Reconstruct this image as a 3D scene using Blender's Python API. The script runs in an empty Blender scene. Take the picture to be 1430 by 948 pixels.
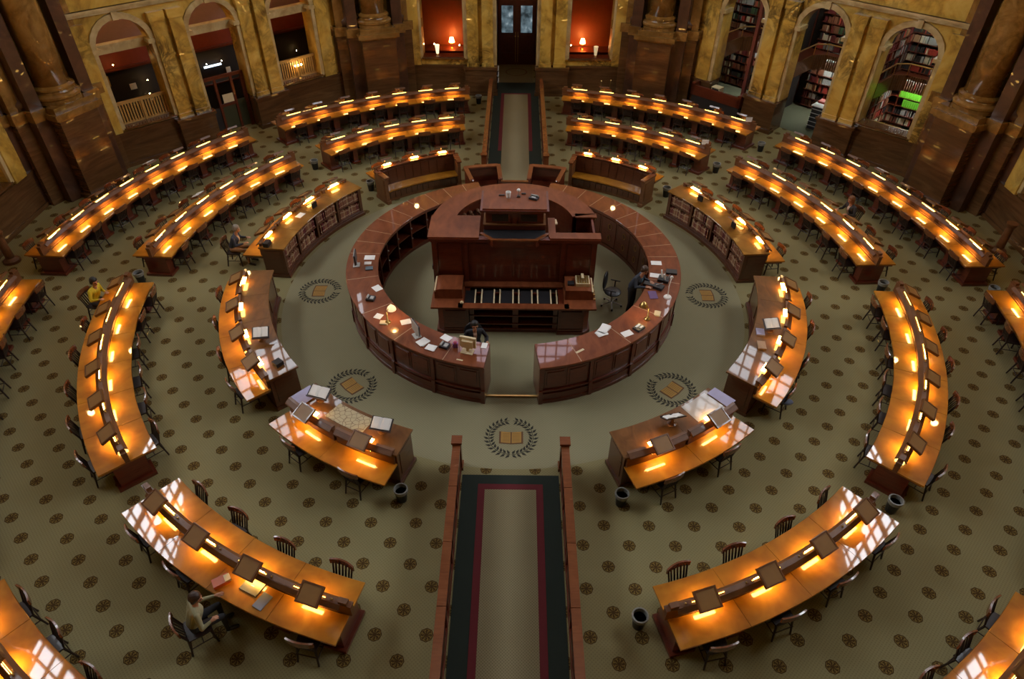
import bpy, math, random
from math import sin, cos, pi, radians, degrees, sqrt, atan2
from mathutils import Vector, Matrix
random.seed(7)
S = bpy.context.scene
COL = S.collection
# ------------------------------------------------------------------ camera
F_PX, PITCH, ROLL, YAW = 940.88, 0.7046981, -0.00930, 0.003811
cam_d = bpy.data.cameras.new('camera'); cam = bpy.data.objects.new('camera', cam_d); COL.objects.link(cam)
cam_d.sensor_width = 36.0; cam_d.lens = F_PX / 1430 * 36.0; cam_d.clip_end = 200
M = Matrix.Rotation(YAW, 4, 'Z') @ Matrix.Rotation(pi / 2 - PITCH, 4, 'X') @ Matrix.Rotation(-ROLL, 4, 'Z')
M.translation = Vector((0.03998, -16.40032, 12.03752)); cam.matrix_world = M
S.camera = cam
# ------------------------------------------------------------------ world, exposure
W = bpy.data.worlds.new('world'); S.world = W; W.use_nodes = True
W.node_tree.nodes['Background'].inputs[0].default_value = (0.5, 0.6, 0.8, 1)
W.node_tree.nodes['Background'].inputs[1].default_value = 0.02
S.view_settings.view_transform = 'Standard'; S.view_settings.look = 'None'
S.view_settings.exposure = -0.25; S.view_settings.gamma = 1.0; S.view_settings.use_curve_mapping = False
S.cycles.max_bounces = 6; S.cycles.diffuse_bounces = 3; S.cycles.glossy_bounces = 3
S.cycles.caustics_reflective = False; S.cycles.caustics_refractive = False
S.cycles.sample_clamp_indirect = 4.0
WINDOW_LIGHT = 21.0        # daylight seen through the great lunette windows
TUBE_LIGHT = 92.0         # desk lamps
# ------------------------------------------------------------------ node helper
class NT:
    def __init__(s, name):
        s.m = bpy.data.materials.new(name); s.m.use_nodes = True; s.t = s.m.node_tree
        s.b = s.t.nodes['Principled BSDF']
    def n(s, typ, **k):
        o = s.t.nodes.new(typ)
        for a, v in k.items(): setattr(o, a, v)
        return o
    def l(s, a, b): s.t.links.new(a, b)
    def inp(s, node, i, v):
        if v is None: return
        if isinstance(v, bpy.types.NodeSocket): s.l(v, node.inputs[i])
        else: node.inputs[i].default_value = v
    def math(s, op, a, b=None, c=None, clamp=False):
        o = s.n('ShaderNodeMath', operation=op); o.use_clamp = clamp
        s.inp(o, 0, a); s.inp(o, 1, b); s.inp(o, 2, c); return o.outputs[0]
    def mix(s, f, a, b):
        o = s.n('ShaderNodeMix', data_type='RGBA'); s.inp(o, 0, f)
        s.inp(o, 6, a if isinstance(a, bpy.types.NodeSocket) else (*a, 1)); s.inp(o, 7, b if isinstance(b, bpy.types.NodeSocket) else (*b, 1))
        return o.outputs[2]
    def ramp(s, f, stops):
        o = s.n('ShaderNodeValToRGB'); s.l(f, o.inputs[0]); e = o.color_ramp.elements
        while len(e) < len(stops): e.new(0.5)
        for x, (p, c) in zip(e, stops): x.position = p; x.color = (*c, 1)
        return o.outputs[0]
    def coord(s, which='Object'): return s.n('ShaderNodeTexCoord').outputs[which]
    def geo(s): return s.n('ShaderNodeNewGeometry').outputs['Position']
    def noise(s, v, scale, detail=4, dist=0, rough=0.5):
        o = s.n('ShaderNodeTexNoise'); s.l(v, o.inputs['Vector']); o.inputs['Scale'].default_value = scale
        o.inputs['Detail'].default_value = detail; o.inputs['Distortion'].default_value = dist; o.inputs['Roughness'].default_value = rough
        return o.outputs[0]
    def mapping(s, v, scale=(1, 1, 1)):
        o = s.n('ShaderNodeMapping'); s.l(v, o.inputs[0]); o.inputs['Scale'].default_value = scale; return o.outputs[0]
    def bump(s, h, strength=0.2, d=0.01):
        o = s.n('ShaderNodeBump'); s.l(h, o.inputs['Height']); o.inputs['Strength'].default_value = strength; o.inputs['Distance'].default_value = d
        s.l(o.outputs[0], s.b.inputs['Normal'])
    def done(s, color=None, rough=0.5, metal=0, coat=0, spec=None):
        b = s.b
        if color is not None: s.inp(b, 'Base Color', color if isinstance(color, bpy.types.NodeSocket) else (*color, 1))
        s.inp(b, 'Roughness', rough); b.inputs['Metallic'].default_value = metal
        b.inputs['Coat Weight'].default_value = coat; b.inputs['Coat Roughness'].default_value = 0.025
        if spec is not None: b.inputs['Specular IOR Level'].default_value = spec
        return s.m
def plain(name, c, rough=0.5, metal=0, coat=0, var=0.12):
    t = NT(name); v = t.noise(t.coord(), 6, 3)
    d = tuple(x * (1 - var) for x in c); e = tuple(min(1, x * (1 + var)) for x in c)
    return t.done(t.mix(v, d, e), rough, metal, coat)
def wood(name, c1, c2, rough=0.3, coat=0.6, sc=(3, 3, 14), scale=2.2, figure=0.5, spec=0.5):
    t = NT(name); g = t.geo(); v = t.mapping(g, sc)
    a = t.noise(v, scale, 5, 1.2); b = t.noise(g, 0.9, 2, 2.5)
    f = t.math('MULTIPLY_ADD', b, figure, t.math('MULTIPLY', a, 1 - figure))
    col = t.ramp(f, [(0.32, c1), (0.68, c2)])
    r = t.math('MULTIPLY_ADD', a, 0.12, rough - 0.06)
    return t.done(col, r, 0, coat, spec)
def marble(name, base, dark, light, rough=0.25, vein=0.5, scale=0.9, coat=0.3, st=(1, 1, 1)):
    t = NT(name); g = t.mapping(t.geo(), st)
    n1 = t.noise(g, scale, 8, 1.8, 0.6); n2 = t.noise(g, scale * 2.0, 5, 1.3, 0.62)
    col = t.ramp(n1, [(0.3, dark), (0.48, base), (0.7, light)])
    v = t.math('ABSOLUTE', t.math('SUBTRACT', n2, 0.5)); v = t.math('SUBTRACT', 1, t.math('MULTIPLY', v, 8), clamp=True)
    big = t.noise(g, scale * 0.6, 3, 0); big = t.math('MULTIPLY_ADD', big, 5, -2.2, clamp=True)
    v = t.math('MULTIPLY', t.math('MULTIPLY', v, big), vein)
    return t.done(t.mix(v, col, tuple(x * 0.12 for x in dark)), rough, 0, coat)
def emit(name, c, strength):
    t = NT(name); t.inp(t.b, 'Base Color', (*c, 1)); t.b.inputs['Emission Color'].default_value = (*c, 1)
    t.b.inputs['Emission Strength'].default_value = strength; return t.m
m_table = wood('veneer_honey', (0.27, 0.098, 0.008), (0.45, 0.185, 0.016), 0.38, 1.0, (1.2, 1.2, 1.2), 2.0, 0.6, 0.08)
m_maho = wood('mahogany', (0.075, 0.012, 0.005), (0.14, 0.028, 0.010), 0.3, 0.5, (1, 1, 10), 3.0, 0.3)
m_mahotop = wood('mahogany_top', (0.13, 0.034, 0.013), (0.23, 0.068, 0.026), 0.35, 0.7, (2.5, 1, 1), 1.6, 0.3, 0.15)
m_desktop = wood('brown_desktop', (0.10, 0.04, 0.010), (0.19, 0.08, 0.022), 0.35, 0.8, (2.5, 1, 1), 1.6, 0.3, 0.15)
m_desk = wood('brown_mahogany', (0.06, 0.016, 0.005), (0.11, 0.034, 0.011), 0.3, 0.5, (1, 1, 10), 3.0, 0.3)
m_rail = wood('rail_wood', (0.13, 0.036, 0.011), (0.21, 0.065, 0.02), 0.25, 0.6, (1, 8, 1), 2.0, 0.3)
m_brown = wood('brown_oak', (0.10, 0.035, 0.010), (0.18, 0.07, 0.022), 0.45, 0.15, (1, 1, 8), 3.0, 0.3)
m_chair = wood('chair_walnut', (0.014, 0.006, 0.004), (0.030, 0.012, 0.007), 0.5, 0.1, (2, 2, 8), 4.0, 0.2)
m_crest = wood('chair_crest', (0.10, 0.030, 0.010), (0.20, 0.065, 0.021), 0.25, 0.6, (2, 2, 8), 4.0, 0.2)
m_leather = plain('tan_leather', (0.27, 0.135, 0.035), 0.5)
m_rest = wood('book_rest_wood', (0.12, 0.045, 0.013), (0.18, 0.07, 0.02), 0.35, 0.4, (3, 3, 3), 2.5, 0.4)
m_black = plain('black_plastic', (0.015, 0.015, 0.017), 0.4)
m_dark = plain('near_black', (0.012, 0.007, 0.005), 0.7)  # even near-black colour for panelling, cabinets, shelf backs and boxes
m_brass = plain('brass', (0.55, 0.36, 0.12), 0.3, 0.9)
m_steel = plain('steel', (0.5, 0.5, 0.5), 0.3, 0.9)
m_white = plain('white_paper', (0.78, 0.77, 0.74), 0.6, var=0.04)
m_cream = plain('cream_paper', (0.62, 0.5, 0.3), 0.6)
m_grey = plain('grey_plastic', (0.38, 0.38, 0.36), 0.45)
m_lav = plain('lavender_paper', (0.36, 0.34, 0.5), 0.6)
m_sienna = marble('sienna_marble', (0.55, 0.335, 0.055), (0.25, 0.13, 0.02), (0.66, 0.46, 0.12), 0.3, 0.95, 0.7)
m_cornice = marble('cream_stone', (0.46, 0.34, 0.15), (0.30, 0.2, 0.08), (0.6, 0.48, 0.26), 0.35, 0.15)
m_dado = marble('brown_marble', (0.10, 0.045, 0.016), (0.07, 0.03, 0.012), (0.14, 0.068, 0.026), 0.2, 0.15, 1.0, 0.5, (.5, .5, 4))
m_colm = marble('column_marble', (0.22, 0.11, 0.025), (0.14, 0.066, 0.014), (0.3, 0.16, 0.045), 0.15, 0.3, 1.6, 0.7)
m_pierdark = marble('dark_marble', (0.07, 0.03, 0.016), (0.045, 0.019, 0.011), (0.10, 0.045, 0.024), 0.3, 0.2, 1.5, 0.3)
m_redwall = plain('red_plaster', (0.22, 0.04, 0.02), 0.6)
m_mauve = plain('mauve_plaster', (0.26, 0.16, 0.17), 0.6)
m_plaster = plain('dome_plaster', (0.20, 0.13, 0.075), 0.7)
m_tube = emit('lamp_tube', (1.0, 0.57, 0.13), TUBE_LIGHT)
m_window = emit('window_daylight', (0.86, 0.93, 1.0), WINDOW_LIGHT)
m_window_half = emit('window_daylight_shaded', (0.86, 0.93, 1.0), WINDOW_LIGHT * .42)
m_window_dim = emit('stained_glass', (0.85, 0.75, 0.9), WINDOW_LIGHT * .25)
m_warm = emit('warm_bulb', (1.0, 0.62, 0.22), 100)
m_strip = emit('lamp_strip', (1.0, 0.66, 0.12), TUBE_LIGHT * .09)
m_panel = emit('lamp_panel', (1.0, 0.56, 0.12), TUBE_LIGHT * .5)
m_oculus = emit('lantern_daylight', (1.0, 0.98, 0.92), 8)
m_cool = emit('fluorescent_tube', (0.85, 0.95, 0.9), 110)
m_green = plain('green_carpet', (0.006, 0.013, 0.007), 0.9)
m_redc = plain('red_carpet', (0.10, 0.005, 0.008), 0.9)
m_slat = wood('yellow_slat', (0.34, 0.19, 0.05), (0.45, 0.27, 0.08), 0.4, 0.3)
m_shelfred = plain('red_steel_post', (0.17, 0.035, 0.018), 0.5)
m_leaf = plain('black_leaf_yarn', (0.022, 0.020, 0.012), 0.9)
m_goldy = plain('gold_yarn', (0.36, 0.20, 0.045), 0.9)
m_brownyarn = plain('brown_yarn', (0.12, 0.055, 0.02), 0.9)
m_pewter = plain('pewter_paint', (0.02, 0.02, 0.02), 0.35, 0.3)
m_liner = plain('clear_grey_liner', (0.22, 0.22, 0.2), 0.35)
def carpet_mat():
    t = NT('patterned_carpet'); g = t.geo()
    sp = t.n('ShaderNodeSeparateXYZ'); t.l(g, sp.inputs[0]); x, y = sp.outputs[0], sp.outputs[1]
    ax = t.math('ABSOLUTE', x)
    A, B = 0.94, 0.475
    def cell(ox, oy):
        u = t.math('DIVIDE', t.math('SUBTRACT', ax, 0.08 + ox), A); v = t.math('DIVIDE', t.math('SUBTRACT', y, -7.24 + oy), 2 * B)
        du = t.math('MULTIPLY', t.math('SUBTRACT', u, t.math('ROUND', u)), A); dv = t.math('MULTIPLY', t.math('SUBTRACT', v, t.math('ROUND', v)), 2 * B)
        return du, dv, t.math('SQRT', t.math('ADD', t.math('MULTIPLY', du, du), t.math('MULTIPLY', dv, dv)))
    a1, b1, r1 = cell(0, 0); a2, b2, r2 = cell(A / 2, B)
    first = t.math('LESS_THAN', r1, r2)
    def sel(p, q): return t.math('ADD', t.math('MULTIPLY', p, first), t.math('MULTIPLY', q, t.math('SUBTRACT', 1, first)))
    du, dv = sel(a1, a2), sel(b1, b2); r = t.math('MINIMUM', r1, r2)
    th = t.math('ARCTAN2', dv, du)
    R = 0.128
    rr = t.math('DIVIDE', r, R)
    octo = t.math('MULTIPLY', rr, t.math('MULTIPLY_ADD', t.math('COSINE', t.math('MULTIPLY', th, 8)), -0.03, 1.0))
    inside = t.math('LESS_THAN', octo, 1.0)
    ring = t.math('MULTIPLY', t.math('GREATER_THAN', octo, 0.86), inside)
    pet = t.math('GREATER_THAN', t.math('COSINE', t.math('MULTIPLY', th, 8)), t.math('MULTIPLY_ADD', octo, 2.0, -1.1))
    pet = t.math('MULTIPLY', pet, t.math('LESS_THAN', octo, 0.8))
    dots = t.math('GREATER_THAN', t.math('MULTIPLY', t.math('SINE', t.math('MULTIPLY', th, 8)), t.math('SINE', t.math('MULTIPLY', octo, 20))), 0.15)
    dots = t.math('MULTIPLY', dots, t.math('LESS_THAN', octo, 0.84))
    core = t.math('LESS_THAN', octo, 0.24)
    ink = t.math('MAXIMUM', t.math('MAXIMUM', ring, pet), t.math('MAXIMUM', dots, core))
    rad = t.math('SQRT', t.math('ADD', t.math('MULTIPLY', x, x), t.math('MULTIPLY', y, y)))
    outer = t.math('GREATER_THAN', rad, 6.75)
    ink = t.math('MULTIPLY', ink, outer); inside = t.math('MULTIPLY', inside, outer)
    wv = t.math('MULTIPLY', t.math('SINE', t.math('MULTIPLY', x, 90)), t.math('SINE', t.math('MULTIPLY', y, 90)))
    fleck = t.math('MULTIPLY', t.math('GREATER_THAN', wv, 0.35), t.math('MULTIPLY_ADD', outer, 0.2, 0.3))
    big = t.noise(g, 0.8, 3)
    base = t.mix(big, (0.22, 0.19, 0.088), (0.26, 0.225, 0.11))
    base = t.mix(outer, t.mix(big, (0.235, 0.215, 0.125), (0.275, 0.25, 0.15)), base)  # greyer centre, yellower outside: daylight and lamplight put into the carpet colour
    base = t.mix(fleck, base, (0.15, 0.13, 0.06))
    med = t.mix(inside, base, (0.20, 0.14, 0.035))
    col = t.mix(ink, med, (0.06, 0.033, 0.010))
    fine = t.noise(g, 160, 2); t.bump(fine, 0.25, 0.004)
    return t.done(col, 0.92, 0, 0, 0.15)
m_carpet = carpet_mat()
def beige_mat():
    t = NT('beige_runner'); g = t.geo(); sp = t.n('ShaderNodeSeparateXYZ'); t.l(g, sp.inputs[0])
    w = t.math('MULTIPLY', t.math('SINE', t.math('MULTIPLY', sp.outputs[0], 110)), t.math('SINE', t.math('MULTIPLY', sp.outputs[1], 110)))
    base = t.mix(t.noise(g, 0.7, 3), (0.20, 0.165, 0.09), (0.25, 0.21, 0.12))
    return t.done(t.mix(t.math('GREATER_THAN', w, 0.3), base, (0.14, 0.115, 0.06)), 0.92, 0, 0, 0.15)
m_beige = beige_mat()
# ------------------------------------------------------------------ mesh helper
def P(r, az, z=0.0): a = radians(az); return Vector((r * sin(a), -r * cos(a), z))
class MB:
    def __init__(s): s.v = []; s.f = []; s.mi = []
    def add(s, vs, fs, mi=0):
        o = len(s.v); s.v += [tuple(v) for v in vs]; s.f += [tuple(i + o for i in f) for f in fs]; s.mi += [mi] * len(fs); return s
    def box(s, c, d, rz=0, mi=0, mat=None):
        hx, hy, hz = d[0] / 2, d[1] / 2, d[2] / 2
        vs = [Vector((x, y, z)) for z in (-hz, hz) for x, y in ((-hx, -hy), (hx, -hy), (hx, hy), (-hx, hy))]
        R = mat if mat is not None else Matrix.Rotation(rz, 3, 'Z')
        vs = [R @ v + Vector(c) for v in vs]
        return s.add(vs, [(3, 2, 1, 0), (4, 5, 6, 7), (0, 1, 5, 4), (1, 2, 6, 5), (2, 3, 7, 6), (3, 0, 4, 7)], mi)
    def arc(s, prof, a0, a1, n=None, mi=0):
        """closed profile of (r, z), swept from azimuth a0 to a1"""
        if n is None: n = max(2, int(abs(a1 - a0) / 2.2) + 1)
        k = len(prof); vs = []
        for i in range(n + 1):
            a = a0 + (a1 - a0) * i / n
            vs += [P(r, a, z) for r, z in prof]
        fs = [(i * k + j, i * k + (j + 1) % k, (i + 1) * k + (j + 1) % k, (i + 1) * k + j) for i in range(n) for j in range(k)]
        fs += [tuple(range(k - 1, -1, -1)), tuple(n * k + j for j in range(k))]
        return s.add(vs, fs, mi)
    def slab(s, r0, r1, a0, a1, z0, z1, n=None, mi=0, ch=0.0):
        if ch: pr = [(r0 + ch, z0), (r1 - ch, z0), (r1, z0 + ch), (r1, z1 - ch), (r1 - ch, z1), (r0 + ch, z1), (r0, z1 - ch), (r0, z0 + ch)]
        else: pr = [(r0, z0), (r1, z0), (r1, z1), (r0, z1)]
        return s.arc(pr, a0, a1, n, mi)
    def lathe(s, prof, c=(0, 0, 0), n=16, mi=0, M3=None):
        k = len(prof); vs = []
        for i in range(n):
            a = 2 * pi * i / n
            for r, z in prof:
                v = Vector((r * cos(a), r * sin(a), z)); vs.append((M3 @ v if M3 is not None else v) + Vector(c))
        fs = [(i * k + j, ((i + 1) % n) * k + j, ((i + 1) % n) * k + j + 1, i * k + j + 1) for i in range(n) for j in range(k - 1)]
        fs += [tuple(i * k for i in range(n - 1, -1, -1)), tuple(i * k + k - 1 for i in range(n))]
        return s.add(vs, fs, mi)
    def bar(s, a, b, r, n=6, r2=None, mi=0, flat=None):
        a, b = Vector(a), Vector(b); d = (b - a); L = d.length
        q = d.to_track_quat('Z', 'Y').to_matrix(); r2 = r if r2 is None else r2
        vs = []
        for p_, rr in ((a, r), (b, r2)):
            for i in range(n):
                t = 2 * pi * i / n + pi / n; vs.append(p_ + q @ Vector((rr * cos(t), rr * sin(t) * (flat or 1), 0)))
        fs = [(i, (i + 1) % n, n + (i + 1) % n, n + i) for i in range(n)] + [tuple(range(n - 1, -1, -1)), tuple(range(n, 2 * n))]
        return s.add(vs, fs, mi)
    def tube(s, pts, r, n=6, mi=0):
        for a, b in zip(pts[:-1], pts[1:]): s.bar(a, b, r, n, mi=mi)
        return s
    def prism(s, poly, z0, z1, M4=None, mi=0):
        k = len(poly); vs = [Vector((x, y, z)) for z in (z0, z1) for x, y in poly]
        if M4 is not None: vs = [M4 @ v for v in vs]
        return s.add(vs, [tuple(range(k - 1, -1, -1)), tuple(range(k, 2 * k))] + [(i, (i + 1) % k, k + (i + 1) % k, k + i) for i in range(k)], mi)
    def ico(s, c, r, sc=(1, 1, 1), n=8, mi=0):
        prof = [(max(1e-4, r * sin(pi * j / n)) , -r * cos(pi * j / n)) for j in range(n + 1)]
        o = len(s.v); s.lathe(prof, (0, 0, 0), 2 * n, mi)
        for i in range(o, len(s.v)):
            v = s.v[i]; s.v[i] = (v[0] * sc[0] + c[0], v[1] * sc[1] + c[1], v[2] * sc[2] + c[2])
        return s
    def mesh(s, name, mats, off=(0, 0, 0), smooth=False):
        me = bpy.data.meshes.new(name); o = off
        me.from_pydata([(v[0] - o[0], v[1] - o[1], v[2] - o[2]) for v in s.v], [], s.f)
        for m in (mats if isinstance(mats, (list, tuple)) else [mats]): me.materials.append(m)
        if any(s.mi): me.polygons.foreach_set('material_index', s.mi)
        if smooth: me.polygons.foreach_set('use_smooth', [True] * len(s.f))
        me.update(); return me
def wloc(o):
    v = Vector((0, 0, 0))
    while o is not None: v += o.location; o = o.parent
    return v
def tag(o, label=None, cat=None, group=None, kind=None):
    for k, v in (('label', label), ('category', cat), ('group', group), ('kind', kind)):
        if v: o[k] = v
    return o
def thing(name, label, cat, loc=(0, 0, 0), rz=0, group=None):
    o = bpy.data.objects.new(name, None); COL.objects.link(o); o.location = loc; o.rotation_euler[2] = rz
    o.empty_display_size = 0.1
    return tag(o, label, cat, group)
def part(name, mb, mat, parent=None, smooth=False, local=False, label=None, kind=None):
    """local: coordinates already relative to the parent"""
    off = (0, 0, 0) if (local or parent is None) else wloc(parent)
    o = bpy.data.objects.new(name, mb.mesh(name, mat, off, smooth)); COL.objects.link(o); o.parent = parent
    if label: o['label'] = label
    if kind: o['kind'] = kind
    return o
def structure(name, mb, mat, smooth=False): return tag(part(name, mb, mat, None, smooth), kind='structure')
def copy_thing(root, loc, rz, label=None, group=None):
    r = root.copy(); COL.objects.link(r); r.location = loc; r.rotation_euler[2] = rz
    if label: r['label'] = label
    if group: r['group'] = group
    for ch in root.children:
        c = ch.copy(); COL.objects.link(c); c.parent = r
        for g in ch.children:
            d = g.copy(); COL.objects.link(d); d.parent = c
    return r
def solo(name, mb, mat, label, cat, loc, rz=0, group=None, smooth=False):
    o = part(name, mb, mat, None, smooth, local=True); o.location = loc; o.rotation_euler[2] = rz
    return tag(o, label, cat, group)
ORD = ['first', 'second', 'third', 'fourth', 'fifth', 'sixth', 'seventh', 'eighth', 'ninth']
OCT = Vector((0, -0.57, 0)); APO = 16.7
def frame(az):
    a = radians(az); n = Vector((sin(a), -cos(a), 0)); t = Vector((cos(a), sin(a), 0))
    return n, t
def B(az, s, d, z):
    """point in the frame of the octagon side at azimuth az: along s, outward d from the wall plane, height z"""
    n, t = frame(az); p = OCT + n * (APO + d) + t * s; return Vector((p.x, p.y, z))
def bbox(mb, az, s0, s1, d0, d1, z0, z1, mi=0):
    q = [B(az, s, d, z) for z in (z0, z1) for s, d in ((s0, d0), (s1, d0), (s1, d1), (s0, d1))]
    mb.add(q, [(3, 2, 1, 0), (4, 5, 6, 7), (0, 1, 5, 4), (1, 2, 6, 5), (2, 3, 7, 6), (3, 0, 4, 7)], mi); return mb

# ================================================================== SETTING
fl = MB(); fl.add([P(24, a, 0) for a in range(0, 360, 6)], [tuple(range(59, -1, -1))][::-1])
fl.f = [tuple(range(60))]
floor = structure('floor', fl, m_carpet)
# --- laurel wreaths with an open book, woven in the carpet
for i, az in enumerate((0, -44.5, 44.5, -89, 89)):
    c = P(5.80 if i == 0 else 5.80, az); ca = radians(az)
    def L(u, v, z=0.0):
        return Vector((c.x + u * cos(ca) - v * sin(ca), c.y + u * sin(ca) + v * cos(ca), z))
    w = MB(); random.seed(3)
    for side in (-1, 1):
        for k in range(15):
            th = -pi / 2 + side * (0.12 + k * (pi - 0.16) / 15)
            for off, tilt in ((-0.052, -0.85 + random.uniform(-.25, .25)), (0.055, 0.85 + random.uniform(-.25, .25)), (0, random.uniform(-.15, .15))):
                rr = 0.52 + off; cu, cv = rr * cos(th), rr * sin(th)
                dirn = th + side * (pi / 2) + side * (-tilt)
                dx, dy = cos(dirn), sin(dirn); ln, wd = (0.088, 0.032) if off else (0.085, 0.011)
                pts = [L(cu - dx * ln * .6, cv - dy * ln * .6), L(cu - dy * wd, cv + dx * wd), L(cu + dx * ln, cv + dy * ln), L(cu + dy * wd, cv - dx * wd)]
                w.add([p_ + Vector((0, 0, z)) for z in (0.0005, 0.004) for p_ in pts], [(4, 5, 6, 7), (0, 1, 5, 4), (1, 2, 6, 5), (2, 3, 7, 6), (3, 0, 4, 7)])
    wr = part('laurel_wreath', w, m_leaf, floor, label='black laurel wreath woven into the plain carpet')
    bk = MB()
    def flat(u0, u1, v0, v1, z1, mb, dv=0.0, mi=0):
        q = [L(1.2 * a_, 1.2 * b_) for a_, b_ in ((u0, v0), (u1, v0 - dv), (u1, v1 - dv), (u0, v1))]
        mb.add([p_ + Vector((0, 0, z)) for z in (0.0005, z1) for p_ in q], [(4, 5, 6, 7), (0, 1, 5, 4), (1, 2, 6, 5), (2, 3, 7, 6), (3, 0, 4, 7)], mi)
    flat(-.235, 0, -.16, .15, .004, bk, .02, 0); flat(0, .235, -.18, .13, .004, bk, -.02, 0)
    flat(-.20, -.012, -.135, .145, .006, bk, .02, 1); flat(.012, .20, -.155, .125, .006, bk, -.02, 1)
    for sx in (-1, 1):
        for q in range(6):
            y0 = -.105 + q * .038
            flat(min(sx * .03, sx * .17), max(sx * .03, sx * .17), y0, y0 + .012, .0075, bk, .0, 2)
    part('book_emblem', bk, [m_brownyarn, m_goldy, plain('dark_gold_yarn', (0.24, 0.13, 0.03), 0.9)], floor, label='golden open book woven inside the wreath')
# --- aisle carpets
def runner(y0, y1, name, gap=0.15, skip_end=False):
    g = MB(); g.box((0, (y0 + y1) / 2, 0.005), (2.14, y1 - y0, 0.010)); g_ = part(name, g, m_green)
    tag(g_, kind='structure')
    r = MB(); r.box((0, (y0 + y1) / 2, 0.008), (1.42, y1 - y0 - 2 * gap, 0.012)); part('red_band', r, m_redc, g_)
    b = MB(); b.box((0, (y0 + y1) / 2, 0.010), (1.12, y1 - y0 - 2 * gap - 0.3, 0.016)); part('beige_centre', b, m_beige, g_)
runner(-16.9, -6.92, 'floor_runner_front', 0.25)
runner(8.2, 17.6, 'floor_runner_back', 1.5)
b = MB(); b.box((0, 7.6, 0.012), (1.12, 5.2, 0.018)); structure('floor_runner_centre', b, m_beige)
b = MB(); b.box((0, 19.0, 0.012), (1.66, 2.9, 0.02)); rug = tag(part('door_rug', b, m_beige), 'beige rug with an oval emblem lying before the double doors', 'rug')
b = MB()
for k in range(32):
    a0, a1 = 2 * pi * k / 32, 2 * pi * (k + 1) / 32
    for (R1, R2) in ((0.56, 0.50),):
        q = [(R1 * cos(a0), R1 * sin(a0)), (R1 * cos(a1), R1 * sin(a1)), (R2 * cos(a1), R2 * sin(a1)), (R2 * cos(a0), R2 * sin(a0))]
        b.add([(x, 19.05 + y, 0.0265) for x, y in q], [(0, 1, 2, 3)])
part('oval_emblem', b, m_brownyarn, rug)

# --- octagon walls
BAYS = {180: 'back', -135: 'back_left', 135: 'back_right', -90: 'left', 90: 'right', -45: 'front_left', 45: 'front_right', 0: 'front'}
HALF = APO * math.tan(radians(22.5))
def arch_wall(az, openings, name, detail=True, mat=m_sienna, zt=5.6):
    """wall of one octagon side; openings: (centre s, half width, sill z, spring z) with a round head"""
    TH = 0.7
    w = MB(); edges = [-HALF - 0.3]
    for c, h, sill, sp in openings: edges += [c - h, c + h]
    edges.append(HALF + 0.3)
    for k in range(0, len(edges), 2): bbox(w, az, edges[k], edges[k + 1], 0, TH, 1.3, zt)
    for c, h, sill, sp in openings:
        n = 12; top = zt
        for i in range(n):
            t0, t1 = pi * i / n, pi * (i + 1) / n
            s0, z0, s1, z1 = c - h * cos(t0), sp + h * sin(t0), c - h * cos(t1), sp + h * sin(t1)
            q = [B(az, s0, 0, z0), B(az, s1, 0, z1), B(az, s1, 0, top), B(az, s0, 0, top), B(az, s0, TH, z0), B(az, s1, TH, z1), B(az, s1, TH, top), B(az, s0, TH, top)]
            w.add(q, [(0, 1, 2, 3), (4, 7, 6, 5), (0, 4, 5, 1)])
        if sill > 1.3: bbox(w, az, c - h, c + h, 0, TH, 1.3, sill)
    wall = structure('wall_' + name, w, mat)
    # upper wall and lunette window
    u = MB(); R = 6.3 if az in (-90, 90) else 4.7; zc = 13.2; ztop = 21.5; HH = 7.4; arch = lambda s: HH * max(0.0, 1 - (abs(s) / R) ** 3.5) ** (1 / 3.5)
    for s0, s1 in ((-HALF - .3, -R), (R, HALF + .3)): bbox(u, az, s0, s1, 0, 0.6, zt, ztop)
    bbox(u, az, -R, R, 0, 0.6, zt, zc)
    n = 20
    for i in range(n):
        t0, t1 = pi * i / n, pi * (i + 1) / n
        s0, s1 = -R * cos(t0), -R * cos(t1); z0, z1 = zc + arch(s0), zc + arch(s1)
        q = [B(az, s0, 0, z0), B(az, s1, 0, z1), B(az, s1, 0, ztop), B(az, s0, 0, ztop), B(az, s0, .6, z0), B(az, s1, .6, z1), B(az, s1, .6, ztop), B(az, s0, .6, ztop)]
        u.add(q, [(0, 1, 2, 3), (4, 7, 6, 5), (0, 4, 5, 1)])
    part('upper_wall', u, m_plaster, wall)
    fz = MB(); bbox(fz, az, -HALF, HALF, -0.03, 0, 5.6, 9.0); part('frieze_panel', fz, m_sienna, wall)
    if az in (0, 45, -45):
        bbox(u, az, -R, R, 0.05, 0.55, zc, zc + HH); wall.children[0].data = u.mesh('upper_wall', m_plaster, wloc(wall)); return wall
    g = MB(); vs = [B(az, -R * cos(pi * i / n), .5, zc + arch(-R * cos(pi * i / n))) for i in range(n + 1)]
    g.add(vs, [tuple(range(n + 1))]); win = structure('window_%d' % (list(BAYS).index(az) + 1), g, m_window if az in (-90, 90) else m_window_half if abs(az) == 135 else m_window_dim)
    f = MB()
    for k in range(-4, 5):
        s = k * 1.4; hz = arch(s); wd = 0.16 if k in (-1, 1, -3, 3) else 0.05
        bbox(f, az, s - wd, s + wd, .38, .48, zc, zc + hz)
    for k in range(-8, 9):
        s = k * 0.7; hz = arch(s); bbox(f, az, s - .04, s + .04, .40, .47, zc, zc + hz)
    for k in range(0, 8):
        z = k * 0.95; hs = R * max(0.0, 1 - (z / HH) ** 3.5) ** (1 / 3.5); wd = 0.15 if k in (0, 3, 5) else 0.04
        bbox(f, az, -hs, hs, .37, .47, zc + z - wd, zc + z + wd)
    part('window_frame', f, m_brown, win)
    return wall
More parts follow.
